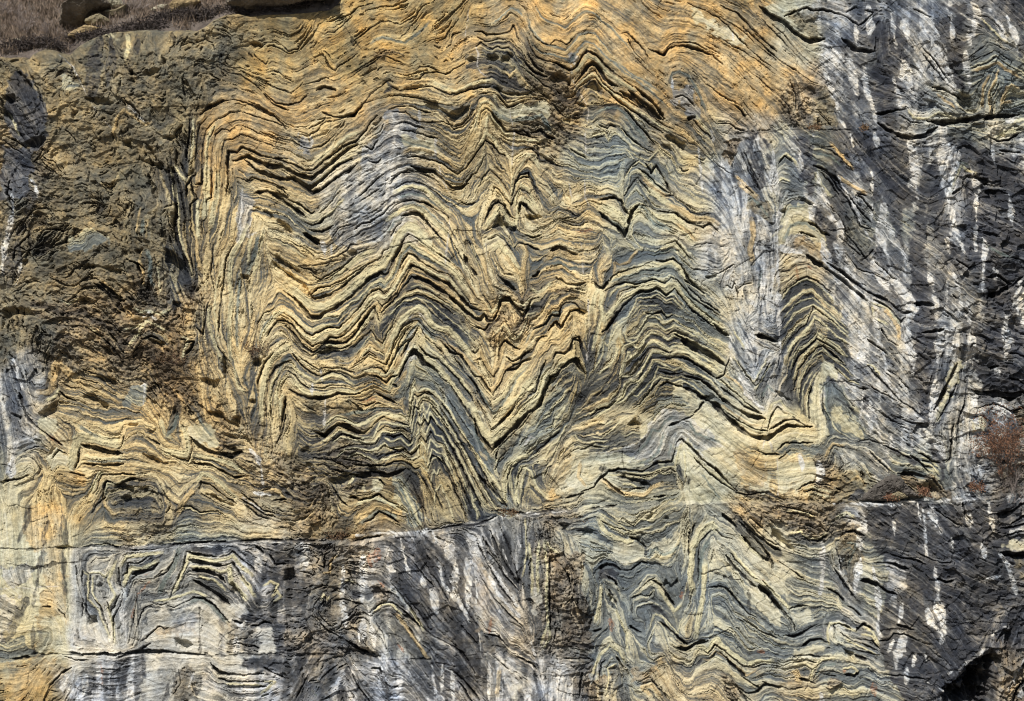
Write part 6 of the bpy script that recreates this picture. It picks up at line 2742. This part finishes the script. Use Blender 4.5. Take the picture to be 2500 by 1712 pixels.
# bare shrubs on the hillside
for x, y, w, h, lab in ((58, 88, 50, 70, 'pale bare shrub with forked white twigs on the left hillside'),
                        (125, 92, 60, 46, 'tangled bare shrub against the dark leaning boulder'),
                        (330, 30, 60, 40, 'bare twiggy shrub to the right of the stacked boulders'),
                        (24, 40, 70, 50, 'dense bare shrub in the top left corner')):
    shrub('bare_shrub', x, y, w, h, 7, bark_grey, None, lab, 'shrub', 'bare shrubs on the hillside', base=hill_point(x, y), depth=2, r=0.006)

# dry grass over the slope: uncountable
gm = MB()
clumps = []
for i in range(1500):
    x = random.uniform(-60, 560); y = random.uniform(-60, 135)
    if y > lip_at(x) - 3 or random.random() > (1.0 if x < 150 and y < 105 else 0.5):
        continue
    clumps.append(hill_point(x, y))
for b0 in clumps:
    n = random.randint(8, 20)
    lean = Vector((random.gauss(0, 0.35), random.gauss(-0.25, 0.2), 0))
    for k in range(n):
        bx = b0.x + random.gauss(0, 0.07); by = b0.y + random.gauss(0, 0.04)
        bz = float(hill_z(np.array(bx * 100 + 1250.0), np.array(by - HB)))
        d = (Vector((random.gauss(0, 0.35), random.gauss(-0.1, 0.3), 1)) + lean).normalized() * random.uniform(0.08, 0.34)
        gm.blade(Vector((bx, by, bz - 0.01)), d, random.uniform(0.004, 0.009), Vector((1, 0, 0)))
gm.build('grass', straw, kind='stuff', label='dry pinkish brown grass on the slope above the cliff', category='grass')

litter = MB()
for i in range(2400):
    x = random.uniform(-60, 860); y = random.uniform(-50, 140)
    if y > lip_at(x) - 1:
        continue
    p = hill_point(x, y)
    for k in range(3):
        c = Vector((p.x + random.gauss(0, 0.09), p.y + random.gauss(0, 0.05), 0))
        c.z = float(hill_z(np.array(c.x * 100 + 1250.0), np.array(c.y - HB)))
        r = random.uniform(0.008, 0.032)
        n0 = len(litter.v)
        e = [Vector((random.gauss(0, 1), random.gauss(0, 1), random.gauss(0, 1))).normalized() * r * random.uniform(0.7, 1.3) for _ in range(4)]
        litter.v += [c + q for q in e]
        litter.f += [(n0, n0 + 1, n0 + 2), (n0, n0 + 2, n0 + 3), (n0, n0 + 3, n0 + 1), (n0 + 1, n0 + 3, n0 + 2)]
litter.build('scree', rock_material('scree_stone', False, (0.22, 0.18, 0.14)), kind='stuff', label='fine scree and litter scattered over the slope', category='scree')

# matted roots and dark earth hanging along the lip: one object each
def root_clump(pts, n, lab, thick=0.03):
    mb = MB()
    P_ = [Vector(p) for p in pts]
    base = hill_point(*pts[len(pts) // 2])
    for i in range(n):
        s_ = random.randrange(len(pts) - 1)
        u = random.random()
        x = pts[s_][0] + (pts[s_ + 1][0] - pts[s_][0]) * u + random.gauss(0, 5)
        y = pts[s_][1] + (pts[s_ + 1][1] - pts[s_][1]) * u + random.gauss(0, 4.5)
        p = hill_point(x, y) + Vector((0, -0.08, 0.01)) if i % 5 == 0 else p + Vector((random.gauss(0, 0.06), random.gauss(0, 0.03), random.gauss(0, 0.03)))
        d = Vector((random.gauss(0, 1), random.gauss(-0.3, 0.3), random.gauss(0, 0.35))).normalized()
        a = p.copy()
        for k in range(3):
            b = a + d * random.uniform(0.03, 0.07)
            mb.twig(a, b, thick * 0.35, thick * 0.25)
            a = b
            d = (d + Vector([random.gauss(0, 0.4) for _ in range(3)])).normalized()
    mb.build('root_mat', root_mat, origin=base, label=lab, category='roots', group='dark root mats along the cliff edge')
root_clump([(385, 48), (430, 42), (470, 38), (525, 33)], 1300, 'dark tangled root mat right of the stacked boulders')
root_clump([(0, 120), (50, 112), (110, 104), (160, 116)], 1100, 'dark tangled root mat above the left end of the cliff edge')
root_clump([(540, 26), (620, 24), (700, 18), (760, 8)], 700, 'thin dark root mat under the huge overhanging boulder')
root_clump([(170, 92), (240, 88), (330, 66), (400, 56)], 700, 'thin dark root mat below the stacked boulders')

# ---------------------------------------------------------------- loose rocks
from mathutils import noise as mnoise
def rock_block(name, outline, depth, back, mat, label, cat, base_pt=None, seed=1, tilt=0.3, cuts=5, group=None, rough=0.035):
    """angular block: traced outline (cm) given real depth, subdivided and roughened"""
    import bmesh
    bm = bmesh.new()
    if back is None:
        by = max(y for x, y in outline)
        bx = sum(x for x, y in outline if y > by - 12) / sum(1 for x, y in outline if y > by - 12)
        back = hill_point(bx, min(by, lip_at(bx) - 1) - 1).y + depth * 0.12
    pts = [px(x, y, back) for x, y in outline]
    c = sum(pts, Vector()) / len(pts)
    front, backv = [], []
    for p in pts:
        e = (p - c)
        front.append(bm.verts.new(c + e * 0.86 + Vector((0, -depth * 0.38 - e.z * tilt, 0))))
        backv.append(bm.verts.new(c + e * 0.98 + Vector((0, depth * 0.62, 0))))
    mids = [bm.verts.new(c + (p - c) * 1.0 + Vector((0, -depth * 0.08 - (p - c).z * tilt * 0.6, 0))) for p in pts]
    n = len(pts)
    cf = bm.verts.new(c + Vector((random.uniform(-.05, .05), -depth * 0.52, 0.02)))
    for i in range(n):
        j = (i + 1) % n
        bm.faces.new((front[i], front[j], cf))
        bm.faces.new((mids[i], mids[j], front[j], front[i]))
        bm.faces.new((backv[i], backv[j], mids[j], mids[i]))
    bm.faces.new(backv[::-1])
    bmesh.ops.recalc_face_normals(bm, faces=bm.faces)
    bmesh.ops.bevel(bm, geom=[e for e in bm.edges if e.calc_length() > 0.1], offset=0.018, segments=1, affect='EDGES')
    bmesh.ops.triangulate(bm, faces=bm.faces)
    for _ in range(cuts):
        es = [e for e in bm.edges if e.calc_length() > 0.045]
        if not es:
            break
        bmesh.ops.subdivide_edges(bm, edges=es, cuts=1)
        bmesh.ops.triangulate(bm, faces=[f for f in bm.faces if len(f.verts) > 3])
    bm.normal_update()
    for v in bm.verts:
        q_ = v.co * 1.0 + Vector((seed * 7.3, 0, 0))
        h = math.floor(mnoise.fractal(q_ * 2.0, 0.8, 2.2, 4) * 3.5) / 3.5 * rough * 1.5 + mnoise.noise(q_ * 22) * rough * 0.2
        cell = mnoise.voronoi(q_ * 2.6)[0]
        h -= max(0.0, 0.05 - (cell[1] - cell[0])) * rough * 7
        lay = 0
        v.co += v.normal * (h + lay)
    me = bpy.data.meshes.new(name)
    lo = Vector((c.x, c.y, min(p.z for p in pts)))
    for v in bm.verts:
        v.co -= lo
    bm.to_mesh(me)
    bm.free()
    props = dict(label=label, category=cat)
    if group:
        props['group'] = group
    o = link(name, me, mat, **props)
    o.location = lo
    return o

rk_dark = rock_material('dark_boulder_rock', False, (0.14, 0.115, 0.085))
rk_ochre = rock_material('ochre_boulder_rock', False, (0.34, 0.25, 0.13))
rk_olive = rock_material('olive_boulder_rock', False, (0.24, 0.20, 0.12))
rk_pale = rock_material('pale_boulder_rock', False, (0.42, 0.38, 0.27))
rk_grey = rock_material('grey_boulder_rock', False, (0.10, 0.088, 0.075))
def cm(s, oxy=(0, 0)):
    return [(oxy[0] + float(p.split(',')[0]) * S, oxy[1] + float(p.split(',')[1]) * S) for p in s.split()]
G1 = 'loose boulders at the top left'
rock_block('boulder', cm('500,40 640,-20 860,-20 900,40 870,70 760,100 700,170 640,220 560,280 490,290 470,180 495,100'), 0.7, None, rk_dark, 'large dark leaning boulder at the top left', 'boulder', seed=1, tilt=1.0, group=G1)
rock_block('boulder', cm('870,-10 980,-10 1005,40 940,75 880,45'), 0.35, None, rk_pale, 'pale angular boulder topmost of the stack at the top left', 'boulder', seed=2, group=G1)
rock_block('boulder', cm('830,95 930,70 1040,30 1030,110 950,150 880,145'), 0.45, None, rk_olive, 'cracked olive boulder beside the large dark leaning one', 'boulder', seed=3, group=G1)
rock_block('boulder', cm('690,170 810,105 870,140 915,190 850,215 720,205'), 0.4, None, rk_olive, 'wedge shaped olive boulder in the middle of the stack', 'boulder', seed=4, group=G1)
rock_block('boulder', cm('550,290 600,240 700,205 850,225 860,245 740,270 700,300 600,305'), 0.4, None, rk_ochre, 'low ochre boulder with a red rim at the bottom of the stack', 'boulder', seed=5, group=G1)
rock_block('boulder', cm('80,325 120,308 175,315 192,335 140,348 95,345'), 0.16, None, rk_pale, 'small pale stone lying on the slope at the far left', 'stone', seed=6)
rock_block('boulder', cm('1365,40 1400,0 1560,-20 1640,10 1560,60 1480,80 1370,110'), 0.4, None, rk_ochre, 'ochre boulder above the dark tangled root mat', 'boulder', seed=7, group=G1)
rock_block('boulder', cm('1200,90 1280,40 1370,30 1340,70 1260,95'), 0.2, None, rk_pale, 'thin pale slab to the right of the boulder stack', 'boulder', seed=8, group=G1)
rock_block('boulder', cm('1840,-80 2760,-120 2720,-10 2500,30 2350,66 2080,104 1900,80 1830,30'), 1.3, None, rk_dark, 'huge dark overhanging boulder on the cliff edge at the top', 'boulder', seed=9, tilt=1.2, rough=0.05)
O4 = (1800, 800)
rock_block('rock_wedge', cm('985,1395 1080,1290 1180,1220 1270,1188 1320,1205 1400,1300 1490,1365 1390,1370 1310,1315 1260,1330 1210,1392', O4), 0.45, -0.42, rk_grey, 'dark grey rock wedge leaning on the right ledge', 'rock', seed=10, tilt=0.25, rough=0.06)
rock_block('stone', cm('1222,1385 1240,1345 1290,1325 1350,1340 1385,1372 1300,1395', O4), 0.22, -0.55, rk_olive, 'little tilted stone under the dark grey rock wedge', 'stone', seed=11)
